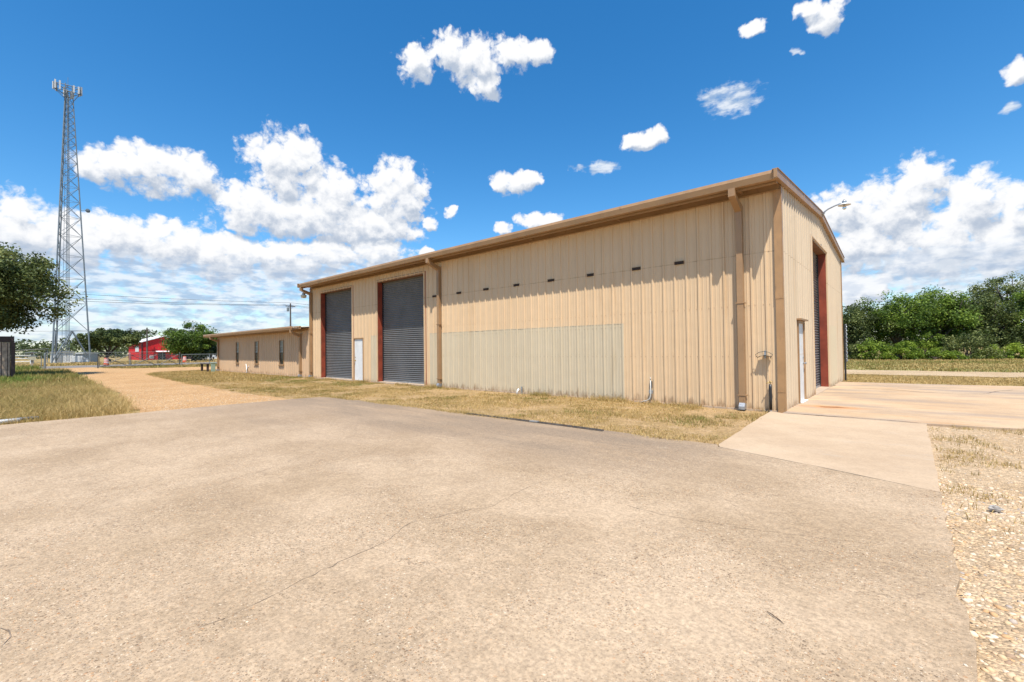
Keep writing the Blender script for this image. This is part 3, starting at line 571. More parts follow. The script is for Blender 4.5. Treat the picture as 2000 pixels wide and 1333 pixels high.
# people doors
def walk_door(s0, s1, place, hside, drip=False):
    def bxf(mb, a, b_, o0, o1, z0, z1):
        v = [place(s, o, z) for z in (z0, z1) for o in (o0, o1) for s in (a, b_)]
        mb.add(v, [(0, 2, 3, 1), (4, 5, 7, 6), (0, 1, 5, 4), (2, 6, 7, 3), (0, 4, 6, 2), (1, 3, 7, 5)])
    mb = MB(); bxf(mb, s0+0.045, s1-0.045, -0.045, 0.0, 0.025, 2.06); d = mb.build('door', M_white, wh)
    mb = MB(); bxf(mb, s0, s0+0.042, -0.06, 0.042, 0, 2.12); bxf(mb, s1-0.042, s1, -0.06, 0.042, 0, 2.12); bxf(mb, s0+0.042, s1-0.042, -0.06, 0.040, 2.065, 2.12)
    if drip: bxf(mb, s0-0.06, s1+0.10, 0.0, 0.11, 2.13, 2.17)
    mb.build('frame', M_trim, d)
    mb = MB(); bxf(mb, s0+0.03, s1-0.03, -0.05, 0.09, -0.02, 0.02); mb.build('sill', M_white if drip else M_concrete_l, d)
    h = s0+0.13 if hside < 0 else s1-0.13
    mb = MB(); nrm = Vector(place(0, 1, 0))-Vector(place(0, 0, 0))
    mb.lathe([(0.034, 0), (0.034, 0.012), (0.014, 0.014), (0.014, 0.045), (0.028, 0.05), (0.032, 0.066), (0.02, 0.08)], place(h, 0, 1.0), 14, nrm)
    mb.build('handle', M_brass if not drip else M_galv, d); mb = MB()
    mb.lathe([(0.026, 0), (0.026, 0.016), (0.01, 0.02)], place(h, 0, 1.16), 12, nrm)
    mb.build('deadbolt', M_brass if not drip else M_galv, d)
    return d
walk_door(*PD, front, -1); walk_door(*GP, gable, 1, True)
for x in (-12.36, -10.88, -9.41, -7.93, -6.46, -4.98, -3.51, -2.31):
    mb = MB(); zz = 3.67; mb.box(x-.115, x+.115, -0.040, 0.05, zz-.036, zz+.036); o = mb.build('vent_slot', M_hole, wh)
    mb = MB(); mb.box(x-.125, x+.125, -0.050, -0.0, zz+.0365, zz+.044); mb.box(x-.124, x-.1155, -0.046, 0, zz-.04, zz+.036); mb.build('slot_rim', M_trim, o)
mb = MB(); mb.box(XL-0.02, -0.01, -0.03, 0.25, -0.12, -0.004); mb.box(-0.25, 0.028, -0.02, WG+0.02, -0.12, -0.005); mb.build('foundation', M_concrete_l, wh)
# small fittings fixed to the warehouse, each a thing that can be unscrewed
M_conduit = plain('pale_conduit', (0.46, 0.44, 0.40), 0.4, var=0.1)
c = thing('conduit', 'pale electrical conduit with grey box rising from grass up the tan side wall', 'conduit', (-3.13, -0.06, 0))
mb = MB(); mb.tube([(-3.42, -0.10, -0.06), (-3.34, -0.10, 0.0), (-3.22, -0.09, 0.03), (-3.15, -0.08, 0.09), (-3.13, -0.07, 0.18), (-3.13, -0.07, 0.58)], 0.017, 10); mb.tube([(-3.13, -0.07, 0.58), (-3.13, -0.07, 0.66)], 0.013, 8); mb.build('pipe', M_conduit, c, smooth=True)
mb = MB(); mb.box(-3.185, -3.075, -0.075, -0.034, 0.22, 0.31); mb.build('junction_box', M_galv, c, bevel=0.004)
mb = MB(); mb.box(-3.165, -3.095, -0.05, -0.034, 0.36, 0.56); mb.build('shadow_strip', M_black, c)  # black strip standing in for the conduit's shadow on the wall
c = thing('standpipe', 'black insulated water standpipe with brass tap beside the brown corner post', 'water tap', (-0.24, -0.13, 0))
mb = MB(); X, Y = -0.24, -0.13
mb.tube([(X, Y, 0.02), (X, Y, 0.25), (X+.004, Y, 0.33), (X, Y, 0.42), (X-.003, Y, 0.5), (X, Y, 0.60)], [0.03, 0.032, 0.036, 0.031, 0.035, 0.028], 10); mb.build('insulation', M_black, c, smooth=True)
mb = MB(); mb.tube([(X, Y, 0.60), (X, Y, 0.66)], 0.012, 8); mb.tube([(X, Y, 0.645), (X-.05, Y-.02, 0.645), (X-.07, Y-.03, 0.61)], 0.011, 8); mb.tube([(X+.0, Y, 0.65), (X+.045, Y+.01, 0.655)], 0.009, 8); mb.lathe([(0.026, 0), (0.026, 0.008)], (X, Y, 0.668), 10); mb.build('tap', M_brass, c, smooth=True)
mb = MB(); mb.tube([(X, Y, -0.04), (X, Y, 0.03)], 0.016, 8); mb.build('riser', M_pvc, c)
c = thing('hose_hanger', 'dark arched metal hose hanger on the tan wall near the corner post', 'hose hanger', (-0.35, -0.034, 1.25))
mb = MB(); arc = [(math.sin(a)*0.155, math.cos(a)*0.155) for a in np.linspace(-1.0, 1.0, 15)]
CX, CZ = -0.35, 1.165
v = []
for y in (-0.03, -0.165):
    for q in (0.0, 0.006):
        v += [(CX+a*(1+q), y, CZ+b_*(0.55)+q) for a, b_ in arc]
n = len(arc); mb.add(v, [(i, i+1, n+i+1, n+i) for i in range(n-1)]+[(2*n+i, 3*n+i, 3*n+i+1, 2*n+i+1) for i in range(n-1)]+[(i, 2*n+i, 2*n+i+1, i+1) for i in range(n-1)]+[(n+i, n+i+1, 3*n+i+1, 3*n+i) for i in range(n-1)])
mb.build('tray', M_black, c)
mb = MB(); y = -0.165
mb.tube([(CX-.13, y, CZ+.035), (CX-.175, y, CZ+.11), (CX-.10, y, CZ+.165), (CX, y, CZ+.185), (CX+.10, y, CZ+.165), (CX+.175, y, CZ+.11), (CX+.13, y, CZ+.035), (CX+.15, y, CZ+.01)], 0.006, 6)
mb.build('front_loop', M_black, c, smooth=True)
mb = MB(); mb.box(CX-.018, CX+.018, -0.050, -0.034, CZ+.02, CZ+.20); mb.box(CX-.015, CX+.015, -0.16, -0.05, CZ+.10, CZ+.108); mb.build('bracket', M_galv, c)
c = thing('gooseneck_lamp', 'white shaded gooseneck lamp with bare bulb on the gable peak of the warehouse', 'lamp', (0.11, RID, 5.78))
lx, lz = 0.70, 5.955
mb = MB(); mb.tube([(0.11, RID, 5.70), (0.15, RID, 5.80), (0.28, RID, 5.885), (0.45, RID, 5.95), (0.60, RID, 5.99), (lx-.03, RID, 6.0)], 0.022, 8); mb.tube([(0.11, RID, 5.66), (0.22, RID, 5.845)], 0.014, 6); mb.build('arm', M_galv, c, smooth=True)
mb = MB(); mb.lathe([(0.05, -0.02), (0.062, 0.0), (0.062, 0.085), (0.045, 0.11), (0.03, 0.115)], (lx, RID, lz), 16); mb.lathe([(0.018, 0), (0.022, 0.02), (0.012, 0.035)], (lx, RID, lz+.115), 10); mb.build('housing', M_galv, c)
mb = MB(); mb.lathe([(0.055, 0.03), (0.08, 0.02), (0.15, -0.015), (0.175, -0.035), (0.17, -0.038), (0.145, -0.02), (0.05, 0.0)], (lx, RID, lz), 24); mb.build('shade', M_white, c, smooth=True)
mb = MB(); mb.lathe([(0.02, 0.0), (0.03, -0.03), (0.055, -0.09), (0.058, -0.12), (0.04, -0.155), (0.012, -0.17)], (lx, RID, lz-.01), 16); mb.build('bulb', M_bulb, c, smooth=True)
c = thing('security_lamp', 'small grey bucket security lamp on an arm at the far left corner of the warehouse', 'lamp', (XL-0.03, -0.05, 4.7))
lx, ly, lz = -23.86, -0.28, 4.60
mb = MB(); mb.tube([(XL-0.02, -0.02, 4.78), (-23.72, -0.14, 4.80), (lx, ly, 4.80)], 0.022, 8); mb.box(XL-0.06, XL+0.1, -0.09, -0.056, 4.70, 4.84); mb.build('arm', M_galv, c)
mb = MB(); mb.lathe([(0.06, 0.28), (0.085, 0.24), (0.085, 0.14), (0.15, 0.12)], (lx, ly, lz), 16); mb.lathe([(0.012, 0.28), (0.02, 0.36), (0.03, 0.38), (0.01, 0.40)], (lx, ly, lz), 8); mb.build('housing', M_galv, c)
mb = MB(); mb.lathe([(0.155, 0.119), (0.165, 0.09), (0.14, 0.0), (0.12, -0.045), (0.05, -0.06)], (lx, ly, lz), 20); mb.build('shade', plain('lamp_lens', (0.55, 0.52, 0.42), 0.3), c, smooth=True)
c = thing('drain_stub', 'short white plastic drain stub leaning by the pale patch of wall', 'drain pipe', (-7.75, -0.16, 0))
mb = MB(); mb.tube([(-7.80, -0.22, -0.06), (-7.79, -0.2, 0.05), (-7.76, -0.16, 0.13)], 0.032, 12); mb.build('pipe', M_pvc, c, smooth=True)
mb = MB(); mb.box(-7.735, -7.69, -0.09, -0.045, -0.05, 0.20); mb.build('stake', M_galv, c)
c = thing('vent_pipe', 'dark pipe with a white twisted drain hose at the rear gable corner', 'drain pipe', (0.14, WG+0.1, 0))
mb = MB(); mb.tube([(0.11, WG+.02, -0.05), (0.11, WG+.02, 2.36)], 0.035, 10); mb.build('pipe', M_black, c)
mb = MB(); zz = [0.75+i*0.02 for i in range(82)]; mb.tube([(0.165+.012*math.sin(z*40), WG+.06, z) for z in zz], [0.026 if (i//2) % 2 else 0.018 for i in range(82)], 8); mb.build('hose', M_galv, c)

# ------------------------------------------------------------------ the low office wing
an = thing('office_wing', 'low tan metal office wing with three narrow windows beyond the warehouse', 'office wing', (-32, 4.5, 0))
AL, AR, AZ = -40.4, XL-0.12, 2.86
wins = ((-36.05, -35.35, 0.66, 2.26), (-32.22, -31.55, 0.64, 2.24), (-28.0, -27.3, 0.64, 2.22))
mb = MB(); cur = AL
for a, b_, z0, z1 in wins:
    ribbed(mb, cur, a, B, AZ, front); ribbed(mb, a, b_, B, z0, front); ribbed(mb, a, b_, z1, AZ, front); cur = b_
ribbed(mb, cur, AR, B, AZ, front); mb.build('front_wall', M_annex, an)
az_ = lambda y: 2.90+0.06*(min(y, 9-y))
mb = MB(); ribbed(mb, 0, 9, B, az_, lambda s, o, z: (AL-o, s, z)); ribbed(mb, AL, AR, B, AZ, lambda s, o, z: (s, 9+o, z)); mb.build('rear_wall', M_annex, an)
mb = MB(); pr = rib_profile(AL-1.3, AR-0.04, 0.03); n = len(pr)
for ya, yb in ((-0.66, 4.5), (9.66, 4.5)):
    v = [(s, ya, az_(ya)+o) for s, o in pr]+[(s, yb, az_(yb)+o) for s, o in pr]; mb.add(v, [(i, i+1, n+i+1, n+i) for i in range(n-1)])
mb.build('roof', M_soffit, an)
mb = MB(); gutter(mb, AL-1.35, -24.6, -0.72, 2.95); mb.box(-24.6, AR-0.05, -0.62, -0.50, 2.76, 2.93); mb.box(AL-1.35, AL-1.28, -0.58, 9.6, 2.74, 2.94); mb.box(AL-1.2, -24.5, -0.50, -0.42, 2.70, 2.77); mb.build('gutter', M_trim, an)
mb = MB(); mb.box(AL, AR, -0.05, -0.034, 2.70, 2.83); mb.build('eave_trim', M_trim, an)
for x in (AL+0.35, -24.75):
    downspout(x, 2.77, an, 0.15)
mb = MB(); mb.box(AL-0.05, AL+0.10, -0.056, -0.034, B, 2.8); mb.build('corner_trim', M_trim, an)
for a, b_, z0, z1 in wins:
    mb = MB(); fw = 0.05
    mb.box(a, a+fw, -0.045, 0.05, z0, z1); mb.box(b_-fw, b_, -0.045, 0.05, z0, z1); mb.box(a+fw, b_-fw, -0.045, 0.05, z1-fw, z1); mb.box(a+fw, b_-fw, -0.045, 0.05, z0, z0+fw)
    w = mb.build('window', M_trim, an)
    zm = z0+0.52*(z1-z0)
    mb = MB(); mb.box(a+fw, b_-fw, -0.02, 0.03, zm-.022, zm+.022); mb.build('sash', M_galv, w); mb = MB(); mb.box(a+fw, b_-fw, -0.012, 0.026, zm+.36, zm+.385); mb.build('muntin', M_galv, w)
    mb = MB(); mb.box(a+fw, b_-fw, 0.012, 0.02, z0+fw, zm-.022); mb.build('pane', M_glass, w)
    mb = MB(); mb.box(a+fw, b_-fw, 0.010, 0.022, zm+.022, z1-fw); mb.build('pane', M_blind, w)
    mb = MB(); mb.box(a-.03, b_+.03, -0.09, -0.034, z0-.04, z0-.002); mb.build('sill', M_trim, w)
mb = MB(); mb.box(AL-.02, AR, -0.03, 0.25, -0.12, 0.02); mb.build('foundation', M_concrete_l, an)
c = thing('utility_pedestal', 'short green utility pedestal at the end of the office wing', 'utility box', (-38.9, -0.75, 0))
mb = MB(); mb.box(-39.03, -38.77, -0.87, -0.63, -0.05, 0.62); mb.build('cabinet', M_green, c, bevel=0.02); mb = MB(); mb.box(-39.05, -38.75, -0.89, -0.61, 0.62, 0.70); mb.build('lid', M_green, c, bevel=0.02)
c = thing('bench', 'dark wooden bench behind the green pedestal', 'bench', (-40.3, -0.9, 0))
mb = MB(); mb.box(-41.1, -39.3, -1.10, -0.85, 0.56, 0.62); mb.build('seat', M_wood_d, c)
for x in (-41.0, -39.45):
    mb = MB(); mb.box(x-.04, x+.05, -1.05, -0.9, -0.06, 0.56); mb.build('leg', M_wood_d, c)
c = thing('water_spigot', 'small white pipe cluster at the foot of the office wing wall', 'pipe', (-33.2, -0.2, 0))
mb = MB(); mb.tube([(-33.25, -0.2, -0.05), (-33.25, -0.2, 0.18), (-33.4, -0.16, 0.42), (-33.7, -0.1, 0.62)], 0.03, 8); mb.build('pipe', M_pvc, c, smooth=True)
mb = MB(); mb.tube([(-33.25, -0.2, 0.18), (-33.05, -0.18, 0.36), (-33.0, -0.12, 0.5)], 0.022, 8); mb.build('branch', M_galv, c, smooth=True)
# ------------------------------------------------------------------ wooden enclosure, gate, road furniture
c = thing('wooden_enclosure', 'weathered grey board enclosure with dark cap and corner post under the oak', 'fence', (-42.8, -13.5, 0))
mb = MB(); y = -18.5
while y < -11.36:
    w = 0.27; e = min(y+w, -11.36); mb.box(-42.78, -42.745+random.uniform(-.01, .012), y, e-0.03, -0.06, 2.32); y += w
mb.build('board_wall', M_wood, c); mb = MB(); mb.box(-42.83, -42.785, -18.5, -11.36, -0.06, 2.3); mb.build('gap_shade', M_wood_d, c)  # dark sheet added behind the boards so the gaps read as shade
mb = MB(); mb.box(-42.84, -42.70, -18.5, -11.20, 2.33, 2.72); mb.build('cap', M_wood_d, c)
mb = MB(); mb.box(-42.9, -42.70, -11.355, -11.15, -0.06, 2.329); mb.build('post', M_wood_d, c)
mb = MB(); mb.box(-47.5, -42.91, -11.30, -11.26, -0.06, 2.6); mb.build('side_wall', M_wood_d, c)
M_gatem = plain('gate_steel', (0.08, 0.085, 0.085), 0.5, 0.4, 0.2); M_wire = plain('wire', (0.20, 0.21, 0.21), 0.5, 0.4, 0.1); M_fpost = plain('fence_post', (0.21, 0.23, 0.23), 0.5, 0.4, 0.1)
def mesh_wires(mb, p, q, z0, z1, s=0.30, r=0.005):
    p, q = Vector(p), Vector(q); L = (q-p).length; d_ = (q-p)/L; H = z1-z0; n = int((L+H)/s)
    for k in range(n):
        for sg in (1, -1):
            a = k*s-H if sg > 0 else k*s; b_ = a+sg*H
            ta, tb = a, b_; za, zb = z0, z1
            lo, hi = (ta, tb) if ta < tb else (tb, ta)
            if hi <= 0 or lo >= L: continue
            def zz(t_): return za+(zb-za)*(t_-ta)/(tb-ta)
            t0, t1 = max(lo, 0), min(hi, L)
            mb.tube([p+d_*t0+Vector((0, 0, zz(t0))), p+d_*t1+Vector((0, 0, zz(t1)))], r, 3, False)
def gate(label, y0, y1, xs=1, post=True):
    X = -62.8; g = thing('farm_gate', label, 'gate', (X, y0, 0), 'leaves of the double drive gate')
    mb = MB(); z0, z1 = 0.10, 1.32
    mb.tube([(X, y0, z0), (X, y0, z1), (X, y1, z1), (X, y1, z0), (X, y0, z0)], 0.03, 6)
    seg = (y1-y0)/xs
    for k in range(1, xs): mb.tube([(X, y0+seg*k, z0), (X, y0+seg*k, z1)], 0.028, 6)
    mb.build('frame', M_gatem, g)
    mb = MB()
    for k in range(xs):
        a, b_ = y0+seg*k, y0+seg*(k+1)
        mb.tube([(X+.03, a, z0), (X+.03, b_, z1)], 0.036, 6); mb.tube([(X-.03, a, z1), (X-.03, b_, z0)], 0.036, 6)
    mb.build('cross_brace', M_gatem, g)
    mb = MB(); mesh_wires(mb, (X, y0, 0), (X, y1, 0), z0, z1); mb.build('mesh', M_wire, g)
gate('wide left leaf of the dark cross-braced farm gate beside the drive', -4.85, -2.45, 1)
gate('middle leaf of the dark cross-braced farm gate', -2.25, 0.05, 1)
gate('narrow right leaf of the dark cross-braced farm gate', 0.15, 2.05, 1)
def fence(name, label, p, q, h, step, group=None, cat='fence'):
    g = thing(name, label, cat, p, group); p, q = Vector(p), Vector(q); L = (q-p).length; n = max(1, round(L/step))
    for k in range(n+1):
        a = p+(q-p)*k/n; mb = MB(); mb.tube([a-Vector((0, 0, .06)), a+Vector((0, 0, h+.06))], 0.035, 6); mb.build('post', M_fpost, g)
    mb = MB(); mb.tube([p+Vector((0, 0, h)), q+Vector((0, 0, h))], 0.024, 5); mb.build('rail', M_fpost, g)
    mb = MB(); mesh_wires(mb, p, q, 0.05, h, 0.4, 0.006); mb.build('mesh', M_wire, g)
for yy, lab in ((-4.98, 'dark gate post at the left end of the cross-braced gate'), (2.2, 'dark gate post at the right end of the cross-braced gate'), (-2.35, 'slim grey post between the left and middle gate leaves')):
    mb = MB(); mb.tube([(-62.8, yy, -.06), (-62.8, yy, 1.5)], 0.06 if yy != -2.35 else 0.05, 8); mb.lathe([(0.065, 0), (0.03, 0.04)], (-62.8, yy, 1.5), 8); tag(mb.build('gate_post', M_fpost if yy == -2.35 else M_gatem), lab, 'post')
fence('chain_link_fence', 'chain-link fence running right of the farm gate to behind the office wing', (-62.8, 2.4, 0), (-62.0, 22, 0), 1.3, 3.0)
mb = MB(); mb.tube([(-66.5, -8.75, -.06), (-66.5, -8.75, 1.55)], 0.09, 8); mb.lathe([(0.1, 0), (0.04, 0.05)], (-66.5, -8.75, 1.55), 8); tag(mb.build('gate_post', M_fpost), 'thick green-grey post left of the drive opening', 'post')
fence('chain_link_fence', 'chain-link fence left of the drive opening behind the enclosure', (-66.6, -9.0, 0), (-66.6, -40, 0), 1.3, 3.0)
fence('compound_fence', 'tall chain-link fence closing the tower compound along the road', (-101.5, -15.0, 0), (-101.5, 34, 0), 1.75, 3.2)
g = thing('pipe_fence', 'white three-rail pipe fence beyond the road at far left', 'fence', (-95, -14, 0))
for z in (0.5, 0.95, 1.4): mb = MB(); mb.tube([(-96, -30, z), (-95, -9.0, z)], 0.05, 6); mb.build('rail', M_pvc, g)
for k in range(8): mb = MB(); mb.tube([(-96+k/7, -30+k*3, -.06), (-96+k/7, -30+k*3, 1.5)], 0.06, 6); mb.build('post', M_pvc, g)
def barrel(label, x, y, tilt):
    b = thing('traffic_barrel', label, 'traffic barrel', (x, y, -0.05), 'orange traffic barrels by the road')
    prof = [(0.29, 0.0), (0.29, 0.06), (0.265, 0.07), (0.265, 0.28), (0.25, 0.30), (0.25, 0.48), (0.235, 0.50), (0.235, 0.68), (0.22, 0.70), (0.22, 0.88), (0.20, 0.92), (0.13, 0.94)]
    ax = Vector((tilt, 0.0, 1)).normalized()
    mb = MB(); mb.lathe(prof, (x, y, 0.02), 16, ax); mb.build('body', M_orange, b)
    for z in (0.33, 0.52, 0.73):
        rr = np.interp(z+.05, [p[1] for p in prof], [p[0] for p in prof])+0.004
        mb = MB(); mb.lathe([(rr, 0), (rr-.002, 0.085)], Vector((x, y, 0.02))+ax*z, 16, ax); mb.build('stripe', M_white, b)
    mb = MB(); mb.lathe([(0.36, 0), (0.36, 0.05), (0.30, 0.07)], (x, y, -0.05), 16); mb.build('base', M_black, b)
barrel('orange and white traffic barrel behind the left gate leaf', -76.5, -2.75, 0.06)
barrel('orange and white traffic barrel standing right of the farm gate', -83.6, 7.3, 0.0)
c = thing('meter_box', 'tan utility box on a wooden post beside the road', 'utility box', (-76, -9.4, 0))
mb = MB(); mb.box(-76.15, -75.85, -9.72, -9.08, 0.85, 1.42); mb.build('cabinet', M_tanbox, c); mb = MB(); mb.box(-76.3, -75.7, -9.95, -9.0, 1.75, 1.80); mb.build('rain_hood', M_galv, c)
mb = MB(); mb.box(-76.08, -75.94, -9.50, -9.30, -0.06, 1.75); mb.build('post', M_wood, c)

# ------------------------------------------------------------------ the lattice mast
M_antenna = plain('antenna_grey', (0.42, 0.43, 0.44), 0.5, var=0.08)
TX, TY, TH = -107.5, -4.4, 47.2
tw = thing('lattice_tower', 'tall grey three-legged lattice cell tower with antennas at the top', 'tower', (TX, TY, -0.06))
WA, WB = 3.05, 0.62                                                       # circumradius at foot and head
ang = [R(a) for a in (-38, 82, 202)]
leg = lambda k, z: Vector((TX+math.cos(ang[k])*(WA+(WB-WA)*z/TH), TY+math.sin(ang[k])*(WA+(WB-WA)*z/TH), z))
for k in range(3): mb = MB(); mb.tube([leg(k, -0.06), leg(k, 15), leg(k, 32), leg(k, TH)], [0.12, 0.105, 0.09, 0.07], 8); mb.build('leg', M_steel, tw)
zs = [0.3]; 
while zs[-1] < TH-0.5: zs.append(min(TH-0.3, zs[-1]+max(1.15, 5.3*(1-zs[-1]/TH)**0.8)))
for k in range(3):
    mb = MB(); a, b_ = k, (k+1) % 3
    for i in range(len(zs)-1):
        r_ = 0.046*(1-0.35*zs[i]/TH)
        if i == 0:
            m_ = (leg(a, zs[1])+leg(b_, zs[1]))/2; mb.tube([leg(a, zs[0]), m_], 0.085, 6); mb.tube([leg(b_, zs[0]), m_], 0.085, 6)
        else:
            mb.tube([leg(a, zs[i]), leg(b_, zs[i+1])], r_, 5); mb.tube([leg(b_, zs[i]), leg(a, zs[i+1])], r_, 5)
        mb.tube([leg(a, zs[i+1]), leg(b_, zs[i+1])], r_*0.8, 5)
    mb.build('bracing', M_steel, tw)
mb = MB()
p = lambda z, o: (leg(0, z)*0.72+leg(1, z)*0.28)+Vector((0, o, 0))
mb.tube([p(0, -.2), p(TH, -.1)], 0.03, 5); mb.tube([p(0, .2), p(TH, .1)], 0.03, 5)
for k in range(60): z = 0.5+k*0.76; mb.tube([p(z, -.2+.1*z/TH), p(z, .2-.1*z/TH)], 0.018, 4)
mb.build('ladder', M_steel, tw)
mb = MB(); q = lambda z, o: (leg(1, z)*0.35+leg(2, z)*0.65)+Vector((0, o, 0))
for o in (-.18, 0, .18): mb.tube([q(0.2, o), q(TH, o*.5)], 0.04, 5)
mb.build('cable_run', M_steel, tw)
mb = MB(); hz = TH+0.1; V3 = [Vector((TX+math.cos(a)*1.85, TY+math.sin(a)*1.85, 0)) for a in (R(-68), R(52), R(172))]
for z in (hz, hz+1.0):
    for k in range(3): mb.tube([V3[k]+Vector((0, 0, z)), V3[(k+1) % 3]+Vector((0, 0, z))], 0.06, 6); mb.tube([Vector((TX, TY, z)), (V3[k]+V3[(k+1) % 3])/2+Vector((0, 0, z))], 0.055, 6)
for k in range(3): mb.tube([leg(k, TH-1.2), leg(k, TH+1.6)], 0.07, 6); mb.tube([leg(k, TH-1.2), V3[k]+Vector((0, 0, hz))], 0.05, 5)
mb.tube([(TX, TY, TH), (TX, TY, TH+2.9)], 0.03, 5)
mb.build('antenna_mount', M_steel, tw)
for k in range(3):
    e = V3[(k+1) % 3]-V3[k]; nrm = Vector((e.y, -e.x, 0)).normalized(); en = e.normalized()
    for t_ in (0.04, 0.22, 0.76, 0.95):
        b_ = V3[k]+e*t_+nrm*0.18; mb = MB(); z0, z1 = hz-0.15, hz+1.35-0.25*(t_ > .5)
        v = [b_+en*s+nrm*o+Vector((0, 0, z)) for z in (z0, z1) for o in (0, .16) for s in (-.11, .11)]
        mb.add(v, [(0, 2, 3, 1), (4, 5, 7, 6), (0, 1, 5, 4), (2, 6, 7, 3), (0, 4, 6, 2), (1, 3, 7, 5)])
        pn = mb.build('panel_antenna', M_antenna, tw); mb = MB(); mb.tube([b_-nrm*.06+Vector((0, 0, z0-.2)), b_-nrm*.06+Vector((0, 0, z1+.1))], 0.035, 6); mb.build('mast_pipe', M_steel, pn)
mb = MB(); z = 27.0; b_ = leg(0, z)+Vector((.25, .2, 0)); b_ = leg(1, z)+Vector((.3, .9, 0)); mb.lathe([(0.05, -.2), (0.35, 0), (0.36, .12), (0.1, .2)], b_, 12, Vector((1, .5, 0)).normalized()); mb.tube([leg(1, z), b_], 0.05, 5); mb.build('dish', M_steel, tw)
M_hut = plain('white_sheet', (0.62, 0.63, 0.62), 0.5, var=0.08)
c = thing('equipment_shelter', 'long low white equipment cabin inside the tower compound', 'cabin', (-117, -3.6, 0))
mb = MB(); mb.box(-119.5, -115.5, -5.8, -2.9, -0.06, 1.9); mb.build('body', M_hut, c); mb = MB(); mb.prism([(-6.0, 1.9), (-2.7, 1.9), (-2.7, 2.02), (-4.4, 2.15), (-6.0, 2.02)], -119.7, -115.3, 'x'); mb.build('roof', M_galv, c); mb = MB(); mb.box(-115.5, -115.44, -5.3, -4.4, 0.1, 1.75); mb.build('door', M_galv, c)
c = thing('open_carport', 'open metal carport roof on slim posts behind the meter box', 'carport', (-121, -7.5, 0))
mb = MB(); mb.prism([(-10.6, 2.25), (-6.0, 2.55), (-6.0, 2.62), (-10.6, 2.32)], -123.5, -118.5, 'x'); mb.build('roof', M_galv, c)
for x in (-123.3, -118.7):
    for y in (-10.4, -6.2): mb = MB(); mb.tube([(x, y, -.06), (x, y, 2.4)], 0.06, 6); mb.build('post', M_steel, c)
c = thing('generator', 'white generator cabinet under the right leg of the tower', 'generator', (-109, -2.6, 0))
mb = MB(); mb.box(-110, -108, -3.6, -2.2, 0.1, 1.15); mb.box(-109.6, -108.3, -2.15, -1.2, 0.1, 0.8); mb.build('cabinet', M_hut, c, bevel=0.04); mb = MB(); mb.box(-110.1, -107.9, -3.7, -1.1, -0.06, 0.1); mb.build('skid', M_steel, c); mb = MB(); mb.tube([(-109, -3.2, 1.15), (-109, -3.2, 1.5), (-108.8, -3.0, 1.6)], 0.06, 6); mb.build('exhaust', M_galv, c)
c = thing('storage_shed', 'pale grey metal shed beside the equipment cabin', 'shed', (-116, -1.6, 0))
mb = MB(); mb.box(-118, -114.5, -2.6, 0.4, -0.06, 1.55); mb.build('body', M_galv, c); mb = MB(); mb.prism([(-2.75, 1.55), (0.55, 1.55), (0.55, 1.62), (-1.1, 1.95), (-2.75, 1.62)], -118.2, -114.3, 'x'); mb.build('roof', M_hut, c)

# ------------------------------------------------------------------ red barn, white house, poles and wires
bn = thing('red_barn', 'bright red metal barn with a white roof behind the oaks', 'barn', (-137, 13.6, 0))
bx0, bx1, by0, by1, be, br = -146, -130.5, 9.4, 17.8, 4.0, 5.45; bc = (by0+by1)/2
mb = MB(); tf = lambda s: be+(br-be)*(1-abs(s-bc)/(by1-bc))-0.03
for a, b_ in ((by0, bc), (bc, by1)): ribbed(mb, a, b_, -0.06, tf, lambda s, o, z: (bx1+o, s, z)); ribbed(mb, a, b_, -0.06, tf, lambda s, o, z: (bx0-o, s, z))
ribbed(mb, bx0, bx1, -0.06, be, lambda s, o, z: (s, by0-o, z)); ribbed(mb, bx0, bx1, -0.06, be, lambda s, o, z: (s, by1+o, z)); mb.build('wall', M_barn, bn)
mb = MB(); mb.prism([(by0-.5, be-.12), (bc, br), (by1+.5, be-.12), (by1+.5, be+.06), (bc, br+.2), (by0-.5, be+.06)], bx0-.4, bx1+.4, 'x'); mb.build('roof', M_barnroof, bn)
mb = MB(); mb.prism([(-130.45, 1.95), (-128.9, 1.75), (-128.9, 1.83), (-130.45, 2.05)], 12.0, 14.6, 'y'); mb.build('awning', M_barnroof, bn)
mb = MB(); mb.box(bx1+.04, bx1+.09, 12.5, 13.9, -0.06, 1.6); mb.build('door', M_black, bn)
mb = MB(); mb.box(bx1+.04, bx1+.09, 10.9, 11.7, 0.3, 0.95); wdw = mb.build('window', M_hut, bn); mb = MB(); mb.box(bx1+.091, bx1+.10, 11.0, 11.6, 0.4, 0.85); mb.build('pane', M_blind, wdw)
mb = MB(); mb.box(bx1+.04, bx1+.16, by0+.02, by0+.2, 0, be-.1); mb.build('downspout', M_black, bn)
mb = MB(); mb.box(-137, -133, by0-.09, by0-.04, 1.9, 3.2); mb.build('window', M_hut, bn)
h = thing('white_house', 'pale house with a grey-white roof glimpsed between the oak and the office wing', 'house', (-136, 24, 0))
mb = MB(); mb.box(-142, -132, 19.5, 29, -0.06, 2.2); mb.build('wall', M_hut, h); mb = MB(); mb.prism([(19.0, 2.15), (29.5, 2.15), (29.5, 2.3), (24.2, 3.5), (19.0, 2.3)], -142.6, -131.4, 'x'); mb.build('roof', M_barnroof, h)
for y in (20.6, 22.6, 25.2): mb = MB(); mb.box(-132, -131.94, y, y+.9, .8, 1.7); mb.build('window', M_glass, h)
t_ = thing('box_trailer', 'small white box trailer parked in front of the pale house', 'trailer', (-118, 19.4, 0))
mb = MB(); mb.box(-120, -117, 18.6, 20.6, 0.5, 2.1); mb.build('box', M_hut, t_, bevel=0.05)
